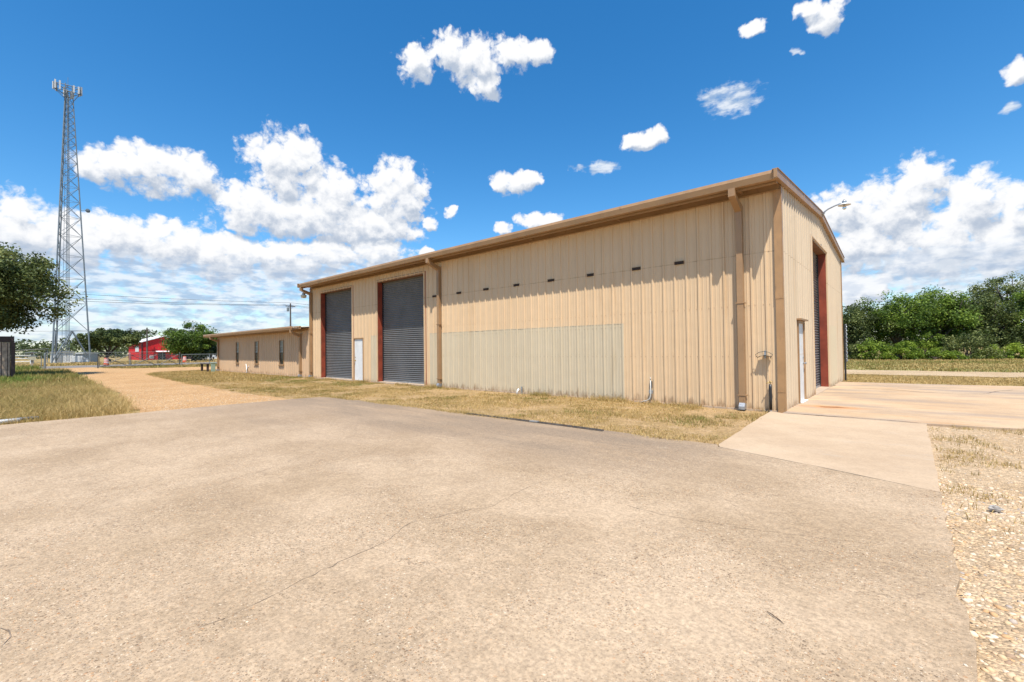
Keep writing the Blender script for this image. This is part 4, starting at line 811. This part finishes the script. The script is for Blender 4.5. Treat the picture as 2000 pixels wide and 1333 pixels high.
for y in (18.62, 20.45):
    mb = MB(); mb.lathe([(0.33, 0), (0.36, .03), (0.36, .15), (0.33, .18)], (-118.5, y, 0.3), 14, Vector((0, 1, 0))); mb.build('wheel', M_black, t_)
mb = MB(); mb.tube([(-117, 19.6, .5), (-115.6, 19.6, .45)], 0.05, 6); mb.build('drawbar', M_black, t_)
def pole(label, x, y, hh, arm=1.6, trans=False):
    p_ = thing('utility_pole', label, 'utility pole', (x, y, -.06), 'wooden utility poles')
    mb = MB(); mb.tube([(x, y, -.06), (x, y, hh*.5), (x, y, hh)], [0.17, 0.15, 0.12], 8); mb.build('post', M_pole, p_)
    mb = MB(); zc = hh-0.55; mb.box(x-.07, x+.07, y-arm/2, y+arm/2, zc-.06, zc+.06); mb.tube([(x+.08, y-arm*.3, zc), (x+.08, y, zc-.5), (x+.08, y+arm*.3, zc)], .02, 4); a = mb.build('crossarm', M_pole, p_)
    for q in (-.42, .42):
        mb = MB(); mb.lathe([(0.03, 0), (0.06, .05), (0.04, .1), (0.06, .14), (0.02, .2)], (x, y+arm*q, zc+.06), 8); mb.build('insulator', M_hut, a)
    if trans:
        mb = MB(); mb.lathe([(0.2, 0), (0.22, .05), (0.22, .65), (0.12, .75)], (x+.1, y-.48, hh-1.5), 12); mb.build('transformer', M_fpost, p_)
pole('dark utility pole with transformer rising behind the office wing roof', -83.3, 23.4, 10.4, 1.7, True)
pole('utility pole beyond the left edge of the photograph carrying the road wires', -79.5, -46, 10.4, 1.7)
pole('utility pole hidden far behind the warehouse', -87, 95, 10.4, 1.7)
pole('thin dark utility pole in front of the red barn', -129.0, 10.2, 7.4, 1.1)
pole('utility pole behind the distant left trees', -130.0, -42, 7.6, 1.1)
def wire(label, pts, sag, grp):
    mb = MB(); r_ = 0.022
    for a, b_ in zip(pts[:-1], pts[1:]):
        a, b_ = Vector(a), Vector(b_); L = []
        for k in range(25): t = k/24; q = a.lerp(b_, t); q.z -= 4*sag*t*(1-t); L.append(q)
        mb.tube(L, r_, 4, False)
    tag(mb.build('power_line', M_black), label, 'power line', grp)
for lab, dy, dz, sg in (('topmost wire of the road power line', 0, 0.12, 0.95), ('middle wire of the road power line', 0.7, -0.30, 1.15), ('lower wire of the road power line', -0.7, -0.34, 1.45)):
    wire(lab, [(-79.5, -46+dy, 10.4+dz), (-83.3, 23.4+dy, 10.4+dz), (-87, 95+dy, 10.4+dz)], sg, 'road power lines')
wire('low telephone wire running to the pole by the red barn', [(-130, -42, 6.9), (-129.0, 10.2, 6.8)], 0.7, None)
# ------------------------------------------------------------------ loose things on the ground
c = thing('steel_rail', 'long dark rusty steel channel lying along the concrete edge by the dry grass', 'steel rail', (-3.6, -4.62, 0))
mb = MB()
for a, b_, da, db in ((-5.45, -3.55, -.02, .0), (-3.5, -2.62, .0, .005), (-2.60, -1.95, .0, -.02)):
    v = []
    for x, dy in ((a, da), (b_, db)):
        for q in ((-4.70, 0.004), (-4.70, 0.026), (-4.688, 0.026), (-4.688, 0.012), (-4.65, 0.012), (-4.65, 0.026), (-4.638, 0.026), (-4.638, 0.004)): v.append((x, q[0]+dy+.03, q[1]))
    mb.add(v, [(i, (i+1) % 8, 8+(i+1) % 8, 8+i) for i in range(8)]+[tuple(range(8))[::-1], tuple(range(8, 16))])
mb.build('channel', plain('old_steel', (0.13, 0.115, 0.10), 0.55, 0.4, 0.4, 8, (0.15, 0.06, 0.03), 0.1), c)
mb = MB(); mb.box(-3.62, -3.42, -4.68, -4.61, 0.012, 0.034); mb.build('splice_plate', M_galv, c)
c = thing('loose_pipe', 'white plastic pipe end lying at the left edge of the concrete', 'pipe', (-12.6, -11.7, 0))
mb = MB(); mb.tube([(-12.66, -11.45, 0.035), (-12.50, -11.95, 0.04), (-12.45, -12.3, 0.04)], 0.045, 12); tag(mb.build('pipe', M_pvc, c, smooth=True))
c = thing('loose_pipe', 'grey metal pipe lying in the grass behind the white plastic one', 'pipe', (-12.9, -11.4, 0))
mb = MB(); mb.tube([(-12.95, -11.15, 0.03), (-12.80, -11.75, 0.035), (-12.72, -12.2, 0.04)], 0.035, 12); mb.build('pipe', M_galv, c, smooth=True)
def rock(name, label, cat, p, s, mat, seed):
    r_ = np.random.default_rng(seed); mb = MB(); n, m_ = 7, 4; v = []; f = []
    for i in range(m_+1):
        for k in range(n):
            a = 2*math.pi*k/n; t_ = math.pi*i/m_; q = r_.uniform(0.62, 1.15)
            v.append((p[0]+s[0]*q*math.sin(t_)*math.cos(a), p[1]+s[1]*q*math.sin(t_)*math.sin(a), p[2]+s[2]*q*math.cos(t_)))
    for i in range(m_):
        for k in range(n): f.append((i*n+k, i*n+(k+1) % n, (i+1)*n+(k+1) % n, (i+1)*n+k))
    mb.add(v, f); o = mb.build(name, mat); return tag(o, label, cat)
rock('rock', 'blue-grey angular stone lying on the pale gravel yard', 'stone', (2.69, -5.83, 0.0), (0.055, 0.036, 0.03), M_rock, 5)
mb = MB(); mb.tube([(1.52, -8.89, 0.006), (1.55, -8.915, 0.011), (1.59, -8.935, 0.006), (1.615, -8.96, 0.007)], [0.0015, 0.0028, 0.0024, 0.001], 6)
tag(mb.build('twig', M_twig), 'small dark twig lying alone on the concrete', 'twig')

# ------------------------------------------------------------------ scatter: grass, gravel
def in_poly(x, y, poly):
    r_ = np.zeros(len(x), bool); n = len(poly); j = n-1
    for i in range(n):
        xi, yi = poly[i]; xj, yj = poly[j]
        c_ = ((yi > y) != (yj > y)) & (x < (xj-xi)*(y-yi)/(yj-yi+1e-12)+xi); r_ ^= c_; j = i
    return r_
def vnoise(x, y, sc, seed):
    """smooth value noise, 0..1"""
    r_ = np.random.default_rng(seed); G = r_.random((64, 64)); x = x*sc; y = y*sc
    xi = np.floor(x).astype(int); yi = np.floor(y).astype(int); fx = x-xi; fy = y-yi; fx = fx*fx*(3-2*fx); fy = fy*fy*(3-2*fy)
    g = lambda a, b: G[a % 64, b % 64]
    return (g(xi, yi)*(1-fx)+g(xi+1, yi)*fx)*(1-fy)+(g(xi, yi+1)*(1-fx)+g(xi+1, yi+1)*fx)*fy
def fbm(x, y, sc, seed): return 0.55*vnoise(x, y, sc, seed)+0.3*vnoise(x, y, sc*2.3, seed+1)+0.15*vnoise(x, y, sc*5.1, seed+2)
def grass(name, poly, tufts, per, h0, h1, wid, z, seed, green, dens=None, spread=0.05, lean=0.6, label=None):
    r_ = np.random.default_rng(seed); P = np.array(poly); lo, hi = P.min(0), P.max(0)
    x = r_.uniform(lo[0], hi[0], tufts); y = r_.uniform(lo[1], hi[1], tufts); k = in_poly(x, y, poly)
    d = fbm(x, y, 0.9, seed+5)
    if dens is not None: k &= r_.random(tufts) < dens(x, y, d)
    x, y, d = x[k], y[k], d[k]; n = len(x)*per
    g = green(x, y)+r_.normal(0, 0.10, len(x))
    hs = r_.uniform(0.45, 1.1, len(x))*(0.55+0.9*fbm(x, y, 1.3, seed+9))
    X = np.repeat(x, per)+r_.normal(0, spread, n); Y = np.repeat(y, per)+r_.normal(0, spread, n)
    Gt = np.clip(np.repeat(g, per)+r_.normal(0, 0.10, n), 0, 1); H = np.repeat(hs, per)*r_.uniform(h0, h1, n)
    a = r_.uniform(0, 2*np.pi, n); b = r_.uniform(0, 2*np.pi, n); L = H*lean*r_.uniform(0.1, 1.0, n); w = wid*r_.uniform(0.6, 1.3, n)
    ca, sa = np.cos(a)*w/2, np.sin(a)*w/2; lx, ly = np.cos(b)*L, np.sin(b)*L
    v = np.empty((n, 5, 3))
    v[:, 0] = np.stack([X-ca, Y-sa, np.full(n, z)], 1); v[:, 1] = np.stack([X+ca, Y+sa, np.full(n, z)], 1)
    v[:, 2] = np.stack([X-ca*.8+lx*.35, Y-sa*.8+ly*.35, z+H*.6], 1); v[:, 3] = np.stack([X+ca*.8+lx*.35, Y+sa*.8+ly*.35, z+H*.6], 1)
    v[:, 4] = np.stack([X+lx, Y+ly, z+H], 1)
    i = np.arange(n)[:, None]*5
    f = np.concatenate([i+np.array([0, 1, 3]), i+np.array([0, 3, 2]), i+np.array([2, 3, 4])], 1).reshape(-1)
    o = np_mesh(name, v.reshape(-1, 3), f, 3, M_grass, np.repeat(Gt, 5)); tag(o, label, 'grass', kind='stuff'); return o
STRIP = [(-24, -5.75), (-16, -5.75), (-12.9, -5.65), (-12.32, -5.5), (-12.2, -4.9), (-11.9, -4.76), (-8.6, -4.70), (-0.1, -4.60), (-0.2, -0.25), (-0.3, -0.06), (-24, -0.06)]
grass('short_grass', STRIP, 19000, 9, 0.025, 0.085, 0.008, -0.05, 21, lambda x, y: 0.12+1.15*np.clip(fbm(x, y, 0.8, 3)-0.36, 0, 0.5)+0.35*np.exp(-((x+20)**2/14+(y+1.4)**2/2))+0.3*np.exp(-((x+1)**2+(y+1.0)**2)/0.25),
      lambda x, y, d: np.clip((d-0.37)*6.0, 0.04, 1), 0.05, 0.9, 'short straw-coloured grass between the long wall and the concrete')
grass('short_grass', [(-43.3, -3.4), (-40, -4.7), (-34, -5.2), (-24, -5.7), (-24, -0.1), (-44.5, -0.1)], 8000, 8, 0.03, 0.10, 0.022, -0.05, 22, lambda x, y: 0.30+0.5*np.clip(fbm(x, y, 0.4, 4)-0.4, 0, 1)+0.3*np.exp(-((x+24)**2/8+(y+1)**2/2)),
      lambda x, y, d: np.clip((d-0.2)*4, 0.1, 1), 0.09, 0.9, 'short dry grass in front of the office wing')
grass('wall_weeds', [(-23.5, -0.42), (-0.4, -0.42), (-0.4, -0.06), (-23.5, -0.06)], 2600, 9, 0.05, 0.17, 0.008, -0.05, 33, lambda x, y: 0.30+0.8*np.clip(fbm(x, y, 0.6, 31)-0.42, 0, 1), lambda x, y, d: np.clip((d-0.50)*7, 0.0, 1), 0.04, 0.8, 'straggling weeds along the foot of the long wall')
grass('edge_weeds', [(-12.1, -4.78), (-8.6, -4.74), (-0.1, -4.66), (-0.1, -4.50), (-8.6, -4.55), (-12.0, -4.62)], 2600, 9, 0.03, 0.10, 0.007, -0.02, 34, lambda x, y: 0.16+0.6*np.clip(fbm(x, y, 0.9, 32)-0.42, 0, 1), lambda x, y, d: np.clip((d-0.42)*6, 0.0, 1), 0.05, 1.1, 'dry tufts creeping over the edge of the concrete')
FIELD = [(-12.35, -9.9), (-12.9, -9.55), (-15, -9.35), (-18.2, -9.15), (-28, -8.75), (-45, -8.2), (-57, -7.8), (-60, -12), (-60, -40), (-20, -40), (-12.5, -24), (-12.35, -16)]
gf = lambda x, y: 0.25+0.14*np.clip((-9.8-y)/1.5, 0, 1)+0.62*np.clip(fbm(x, y, 0.45, 8)-0.38, 0, 1)+0.18*np.clip((-x-20)/16, 0, 1)
grass('tall_grass', [p for p in FIELD if p[0] > -29]+[(-29, -40), (-29, -8.8)][::-1] if False else [(-12.35, -9.9), (-12.9, -9.55), (-15, -9.35), (-18.2, -9.15), (-29, -8.7), (-29, -16), (-12.4, -16)], 34000, 7, 0.06, 0.36, 0.007, -0.06, 23, gf,
      lambda x, y, d: np.clip((d-0.18)*4, 0.15, 1)*np.clip(((-12.2-x)/0.9), 0.18, 1)*np.clip((-8.6-y)/1.2, 0.25, 1), 0.16, 1.5, 'tall dry grass at the left edge of the concrete')
grass('tall_grass', [(-29, -8.7), (-45, -8.2), (-57, -7.8), (-60, -12), (-60, -30), (-29, -20)], 11000, 8, 0.12, 0.38, 0.03, -0.06, 24, lambda x, y: gf(x, y)+0.12, lambda x, y, d: np.clip((d-0.15)*4, 0.1, 1), 0.15, 0.8, 'greener grass by the wooden enclosure and drive')
grass('tall_grass', [(-66.5, -40), (-61, -40), (-61, -9.3), (-66.5, -9.6)], 3500, 8, 0.2, 0.6, 0.05, -0.06, 25, lambda x, y: 0.82+0*x, None, 0.2, 0.7, 'green verge grass left of the gate')
grass('verge_grass', [(-66.5, -4.4), (-62, -4.1), (-57.7, -2.8), (-55.2, 2), (-53.2, 12), (-53, 20), (-66.5, 40)], 6000, 7, 0.08, 0.25, 0.05, -0.06, 26, lambda x, y: 0.45+0.5*np.clip(fbm(x, y, 0.3, 9)-0.4, 0, 1), None, 0.2, 0.8, 'verge grass behind and in front of the farm gate')
grass('verge_grass', [(-101, -40), (-83, -40), (-83, 45), (-101, 45)], 5000, 7, 0.12, 0.35, 0.09, -0.06, 27, lambda x, y: 0.22+0.4*np.clip(fbm(x, y, 0.2, 10)-0.4, 0, 1), None, 0.3, 0.8, 'dry verge grass beyond the road')
YARD = [(2.40, -0.42), (3.6, -0.15), (14, 0.25), (14, -9), (2.42, -9)]
grass('yard_grass', YARD, 14000, 9, 0.02, 0.085, 0.006, -0.04, 28, lambda x, y: 0.30+0.4*np.clip(fbm(x, y, 1.1, 12)-0.4, 0, 1),
      lambda x, y, d: np.clip((d-0.42)*7, 0, 1)*np.clip((y+6.5)/3.5, 0, 1)**0.7+0.8*np.exp(-((x-2.5)/0.13)**2)*np.clip((d-0.42)*6, 0, 1)*np.clip((y+6.2)/1.5, 0, 1), 0.045, 0.9, 'sparse dry tufts on the gravel yard')
grass('rear_grass', [(0.1, 10.9), (2.4, 11.0), (5, 11.5), (14, 11.9), (24, 12), (24, 18.0), (9, 17.5), (-9, 17.2), (-9, 12.3), (0.1, 12.3)], 13000, 8, 0.03, 0.10, 0.02, -0.06, 29, lambda x, y: 0.18+0.35*np.clip(fbm(x, y, 0.5, 13)-0.4, 0, 1), lambda x, y, d: np.clip((d-0.22)*4, 0.08, 1), 0.08, 0.9, 'dry yellow grass beyond the rear apron')
grass('rear_lawn', [(-14, 22.6), (40, 23.2), (40, 50), (-14, 50)], 15000, 7, 0.05, 0.16, 0.05, -0.06, 30, lambda x, y: 0.42+0.7*np.clip(fbm(x, y, 0.18, 14)-0.42, -0.2, 1), lambda x, y, d: np.clip((d-0.15)*4, 0.1, 1), 0.15, 0.8, 'mown green-brown lawn in front of the trees')

def stones(name, poly, n, s0, s1, z, seed, mat, label, fade=None):
    r_ = np.random.default_rng(seed); P = np.array(poly); lo, hi = P.min(0), P.max(0)
    x = r_.uniform(lo[0], hi[0], n); y = r_.uniform(lo[1], hi[1], n); k = in_poly(x, y, poly)
    if fade is not None: k &= r_.random(n) < fade(x, y)
    x, y = x[k], y[k]; n = len(x)
    t = (1+5**.5)/2
    ico = np.array([(-1, t, 0), (1, t, 0), (-1, -t, 0), (1, -t, 0), (0, -1, t), (0, 1, t), (0, -1, -t), (0, 1, -t), (t, 0, -1), (t, 0, 1), (-t, 0, -1), (-t, 0, 1)], float); ico /= np.linalg.norm(ico[0])
    F = np.array([(0, 11, 5), (0, 5, 1), (0, 1, 7), (0, 7, 10), (0, 10, 11), (1, 5, 9), (5, 11, 4), (11, 10, 2), (10, 7, 6), (7, 1, 8), (3, 9, 4), (3, 4, 2), (3, 2, 6), (3, 6, 8), (3, 8, 9), (4, 9, 5), (2, 4, 11), (6, 2, 10), (8, 6, 7), (9, 8, 1)])
    s = s0*(s1/s0)**(r_.random(n)**2.6)
    sc = np.stack([s*r_.uniform(.7, 1.3, n), s*r_.uniform(.6, 1.0, n), s*r_.uniform(.35, .7, n)], 1)
    v = ico[None]*r_.uniform(.78, 1.15, (n, 12, 1))*sc[:, None, :]
    a = r_.uniform(0, 2*np.pi, n); ca, sa = np.cos(a)[:, None], np.sin(a)[:, None]; tl = r_.normal(0, 0.35, n)[:, None]
    X = v[:, :, 0]*ca-v[:, :, 1]*sa; Y = v[:, :, 0]*sa+v[:, :, 1]*ca; Z = v[:, :, 2]+X*tl*0.5
    v = np.stack([X+x[:, None], Y+y[:, None], Z+z+sc[:, 2:3]*0.15], 2)
    f = (np.arange(n)[:, None, None]*12+F[None]).reshape(-1)
    o = np_mesh(name, v.reshape(-1, 3), f, 3, mat, np.repeat(np.clip(r_.random(n), 0, 1), 12), smooth=False); tag(o, label, 'gravel', kind='stuff'); return o
M_stone = tinted('gravel_stones', ((0, (0.30, 0.20, 0.13)), (0.12, (0.46, 0.31, 0.175)), (0.35, (0.56, 0.40, 0.23)), (0.55, (0.50, 0.29, 0.135)), (0.7, (0.62, 0.49, 0.34)), (0.88, (0.64, 0.52, 0.38)), (0.95, (0.42, 0.34, 0.27)), (1, (0.26, 0.24, 0.23))), 0.0, 0.8)
stones('gravel', [(2.33, -11.5), (2.33, -4.8), (5.5, -4.8), (5.5, -11.5)], 52000, 0.0035, 0.026, -0.040, 41, M_stone, 'loose river gravel beside the right edge of the concrete')
stones('gravel', [(2.38, -4.8), (2.40, -0.5), (11, -0.3), (11, -4.8)], 30000, 0.004, 0.02, -0.040, 42, M_stone, 'loose river gravel thinning into the dry tufts by the apron')
stones('loose_gravel', [(-10, -11.3), (-10, -5), (2.3, -4.7), (2.3, -11.3)], 260, 0.003, 0.009, 0.0, 43, M_stone, 'scattered pebbles on the concrete')
stones('loose_gravel', [(2.05, -11.2), (2.05, -5), (2.40, -5), (2.40, -11.2)], 900, 0.003, 0.012, 0.0, 44, M_stone, 'pebbles spilled over the right edge of the concrete', lambda x, y: np.clip((x-2.1)/0.3, 0, 1)**2)
stones('drive_gravel', [(-12.2, -9.2), (-12.2, -5.8), (-26, -5.8), (-26, -8.4)], 9000, 0.008, 0.02, -0.04, 45, M_stone, 'coarse stones on the orange gravel drive', lambda x, y: np.clip((x+26)/12, 0.1, 1))

# ------------------------------------------------------------------ trees and shrubs
def leaf_cloud(centers, radii, per, size, r_, flat=1.0, tintf=None):
    n = len(centers)*per; c = np.repeat(centers, per, 0); rr = np.repeat(radii, per)[:, None]
    d = r_.normal(0, 1, (n, 3)); d /= np.linalg.norm(d, axis=1)[:, None]; d *= r_.random((n, 1))**0.45
    p = c+d*rr*np.array([1, 1, flat])
    nrm = r_.normal(0, 1, (n, 3))+np.array([0, 0, 0.8])+d*0.5; nrm /= np.linalg.norm(nrm, axis=1)[:, None]
    a = np.cross(nrm, r_.normal(0, 1, (n, 3))); a /= np.linalg.norm(a, axis=1)[:, None]; b = np.cross(nrm, a)
    s = size*r_.uniform(0.6, 1.4, (n, 1))
    v = np.stack([p-a*s*.5, p+b*s*.28, p+a*s*.5, p-b*s*.28], 1)
    off_ = r_.uniform(-0.16, 0.14); base = np.repeat(r_.normal(0.46+off_, 0.22, len(centers)), per)
    t = np.clip(base+r_.normal(0, 0.17, n), 0, 1)
    f = (np.arange(n)[:, None]*4+np.arange(4)).reshape(-1)
    return v.reshape(-1, 3), f, np.repeat(t, 4)
def tree(name, label, cat, base, top, rx, ry, low, nclump, per, leaf, seed, mat, group=None, trunk_r=0.25, clump=0.30, lean=(0, 0), open_=0.0, lobes=6, bark=None):
    """tapered trunk, forking limbs and a crown of leaf clumps hung on the limb ends"""
    r_ = np.random.default_rng(seed); B_ = np.array(base, float); o = thing(name, label, cat, tuple(base), group)
    zc = (top+low)/2; hz = (top-low)/2
    lob = []
    for i in range(lobes):
        a = 2*np.pi*(i+r_.uniform(-.3, .3))/lobes; q = r_.uniform(0.35, 0.75)
        lob.append((math.cos(a)*rx*q, math.sin(a)*ry*q, zc+hz*r_.uniform(-0.45, 0.45), r_.uniform(0.36, 0.58)))
    lob.append((0, 0, zc+hz*0.4, 0.55))
    cs, rs = [], []
    while len(cs) < nclump:
        L = lob[r_.integers(len(lob))]; d = r_.normal(0, 1, 3); d /= np.linalg.norm(d); q = r_.random()**0.35*L[3]
        p = np.array([L[0]+d[0]*rx*q, L[1]+d[1]*ry*q, L[2]+d[2]*hz*q*1.1])
        e = (p[0]/rx)**2+(p[1]/ry)**2+((p[2]-zc)/hz)**2
        if e > 1.12 or p[2] < low: continue
        if open_ and fbm(np.array([p[0]*1.0+seed]), np.array([p[2]+p[1]*.6]), 0.55, seed)[0] < open_: continue
        cs.append(p+B_*np.array([1, 1, 0])+np.array([lean[0], lean[1], 0])*(p[2]/top)+np.array([0, 0, B_[2]])); rs.append(clump*r_.uniform(0.55, 1.25)*min(rx, ry, hz*1.3))
    cs = np.array(cs); rs = np.array(rs)
    v, f, t = leaf_cloud(cs, rs, per, leaf, r_, 0.75)
    np_mesh('crown', v, f, 4, mat, t, parent=o)
    mb = MB(); fork = B_+np.array([lean[0]*.3, lean[1]*.3, max(low*0.9, top*0.22)])
    mb.tube([B_+[0, 0, -0.1], B_+[0, 0, 0.3], (B_+fork)/2+r_.normal(0, trunk_r*.4, 3)*[1, 1, 0], fork], [trunk_r*1.45, trunk_r*1.1, trunk_r*.95, trunk_r*.85], 9)
    for L in lob:
        e = B_*[1, 1, 0]+np.array([L[0]*1.15+lean[0], L[1]*1.15+lean[1], L[2]+hz*0.25]); m1 = fork+(e-fork)*.35+np.array([0, 0, hz*.12])+r_.normal(0, .08*rx, 3); m2 = fork+(e-fork)*.7+r_.normal(0, .08*rx, 3)
        mb.tube([fork-[0, 0, .1], m1, m2, e], [trunk_r*.6, trunk_r*.42, trunk_r*.26, trunk_r*.08], 7)
        for k in range(3):
            j = cs[r_.integers(len(cs))]; q = m1+(m2-m1)*r_.random(); j = q+(j-q)*min(1, 0.45*rx/max(np.linalg.norm(j-q), .01)); mb.tube([q, (q+j)/2+r_.normal(0, .05*rx, 3), j], [trunk_r*.2, trunk_r*.13, trunk_r*.04], 5)
    mb.build('trunk', bark or M_bark, o, smooth=True)
    return o
GO = 'oaks along the rear lawn'
def far_oak(*a, **k): return tree(*a, **k)
# near oak over the wooden enclosure
tree('oak_tree', 'big spreading oak whose boughs overhang the wooden enclosure at far left', 'tree', (-45.6, -14.4, -0.06), 9.3, 5.5, 5.8, 2.4, 780, 120, 0.19, 51, M_oakleaf, None, 0.42, 0.19, (0.2, 0.2), 0.22, 13)
# roadside oaks in front of and beside the red barn
tree('oak_tree', 'dark round oak with a forked trunk standing left of the red barn', 'tree', (-114.3, 1.9, -0.06), 6.6, 4.3, 4.6, 1.5, 230, 90, 0.34, 52, M_oakleaf, 'oaks by the red barn', 0.32, 0.24, (0, 0), 0.30, 7)
tree('oak_tree', 'broad green oak hiding the right half of the red barn', 'tree', (-92.0, 10.4, -0.06), 6.7, 4.6, 4.2, 0.7, 260, 95, 0.28, 53, M_leaf, 'oaks by the red barn', 0.3, 0.25, (0, 0), 0.2, 8)
tree('bushy_tree', 'low bushy tree leaning at the foot of the broad oak', 'tree', (-91.0, 12.8, -0.06), 3.2, 2.9, 2.6, 0.1, 80, 90, 0.26, 54, M_fargreen, None, 0.12, 0.35)
tree('oak_tree', 'rounded tree top showing behind the left end of the red barn roof', 'tree', (-148, 14.5, -0.06), 7.6, 6.0, 5.5, 1.5, 90, 80, 0.45, 55, M_fargreen, None, 0.3, 0.3)
# the wooded edge behind the warehouse on the right
TR = [(-6.0, 51.5, 5.7, 3.6, 'dark rounded oak half hidden behind the rear gable corner', M_oakleaf),
      (-2.6, 50.0, 6.4, 3.9, 'dense dark oak first in the row right of the gable', M_oakleaf),
      (1.2, 51.0, 7.1, 3.8, 'broad oak in the middle of the row behind the vine mounds', M_leaf),
      (4.3, 53.0, 7.3, 3.8, 'full green oak with a paler top above the tallest vine column', M_leaf),
      (7.3, 54.5, 6.9, 3.6, 'dark oak just left of the tall airy tree', M_oakleaf),
      (13.5, 57.0, 7.6, 4.0, 'leafy tree at the right edge beyond the tall airy one', M_leaf),
      (18.5, 56.0, 7.2, 4.4, 'large oak outside the wooded corner on the far right', M_leaf)]
for i, (x, y, h, r_, lab, mt) in enumerate(TR):
    tree('oak_tree', lab, 'tree', (x, y, -0.06), h, r_*0.94, r_*0.85, 0.25, 210, 95, 0.20, 60+i, mt, GO, 0.24, 0.26, (0, 0), 0.16, 8)
tree('tall_tree', 'tall airy tree with bare limbs and sky gaps above the oaks on the right', 'tree', (10.4, 60.5, -0.06), 9.6, 3.7, 3.4, 3.2, 120, 95, 0.20, 71, M_oakleaf, None, 0.26, 0.26, (0.3, 0), 0.42, 8)
tree('tall_tree', 'grey-green tree filling the space under the tall airy crown', 'tree', (9.4, 57.0, -0.06), 5.4, 3.2, 2.6, 0.4, 110, 90, 0.20, 72, M_oakleaf, None, 0.2, 0.27, (0, 0), 0.2, 7)
def shrub(label, base, rx, ry, h, n, per, leaf, seed, mat, group='vine mounds under the oaks', name='vine_mound'):
    r_ = np.random.default_rng(seed); o = thing(name, label, 'shrub', base, group)
    cs, rs = [], []
    while len(cs) < n:
        p = r_.uniform(-1, 1, 3); p[2] = abs(p[2])
        q = (p**2).sum()
        if q > 1 or q < 0.25: continue
        cs.append((base[0]+p[0]*rx, base[1]+p[1]*ry, base[2]+p[2]*h*r_.uniform(.85, 1.0))); rs.append(0.24*min(rx, h)*r_.uniform(.7, 1.3))
    v, f, t = leaf_cloud(np.array(cs), np.array(rs), per, leaf, r_, 0.8); np_mesh('foliage', v, f, 4, mat, t, parent=o)
    mb = MB()
    for k in range(6):
        a = r_.uniform(0, 6.28); mb.tube([(base[0], base[1], base[2]), (base[0]+math.cos(a)*rx*.3, base[1]+math.sin(a)*ry*.3, base[2]+h*.45), (base[0]+math.cos(a)*rx*.6, base[1]+math.sin(a)*ry*.6, base[2]+h*.75)], [0.05, 0.035, 0.012], 5)
    mb.build('stem', M_bark, o); return o
shrub('dark leafy shrub right behind the gable corner hose', (-3.6, 46.6, -0.06), 2.2, 1.6, 3.0, 70, 90, 0.16, 81, M_oakleaf)
shrub('low bright vine mound nearest the gable', (-0.6, 46.4, -0.06), 1.7, 1.5, 2.15, 60, 95, 0.15, 82, M_vine)
shrub('rounded vine mound in the middle of the vine row', (1.6, 46.8, -0.06), 1.6, 1.4, 2.0, 60, 95, 0.15, 83, M_vine)
shrub('lowest trailing vine mound tapering off to the right', (4.0, 47.2, -0.06), 2.3, 1.2, 1.2, 45, 95, 0.15, 84, M_vine)
shrub('tall vine column climbing the oaks', (3.6, 50.2, -0.06), 1.5, 1.2, 3.3, 60, 95, 0.16, 85, M_vine)
shrub('dark green shrub in the gap right of the vine mounds', (6.4, 50.0, -0.06), 2.4, 1.5, 3.1, 80, 90, 0.16, 86, M_oakleaf)
shrub('vine-covered bank under the tall airy tree', (9.2, 52.5, -0.06), 2.6, 1.4, 1.5, 70, 90, 0.16, 87, M_vine)
shrub('bright vine bank at the right edge of the wood', (12.6, 53.5, -0.06), 2.2, 1.4, 1.9, 70, 90, 0.16, 88, M_vine)
shrub('outermost vine bank on the far right', (16.6, 53.0, -0.06), 2.6, 1.4, 2.1, 60, 80, 0.16, 89, M_vine)
# far woods: one mass
r_ = np.random.default_rng(90); cs = []
for a in np.linspace(60, 205, 560):
    for k in range(3):
        D = r_.uniform(215, 275); ar = math.radians(a+r_.normal(0, .3)); hh = 4.2+3.8*vnoise(np.array([a*1.0]), np.array([k*3.3]), 0.30, 77)[0]
        cs.append((CAM.x+math.cos(ar)*D, CAM.y+math.sin(ar)*D, hh*r_.uniform(.1, .95)))
v, f, t = leaf_cloud(np.array(cs), np.full(len(cs), 3.0), 36, 1.1, r_, 0.6); tag(np_mesh('distant_wood', v, f, 4, M_fargreen, t), 'distant dark green wood along the horizon', 'wood', kind='stuff')
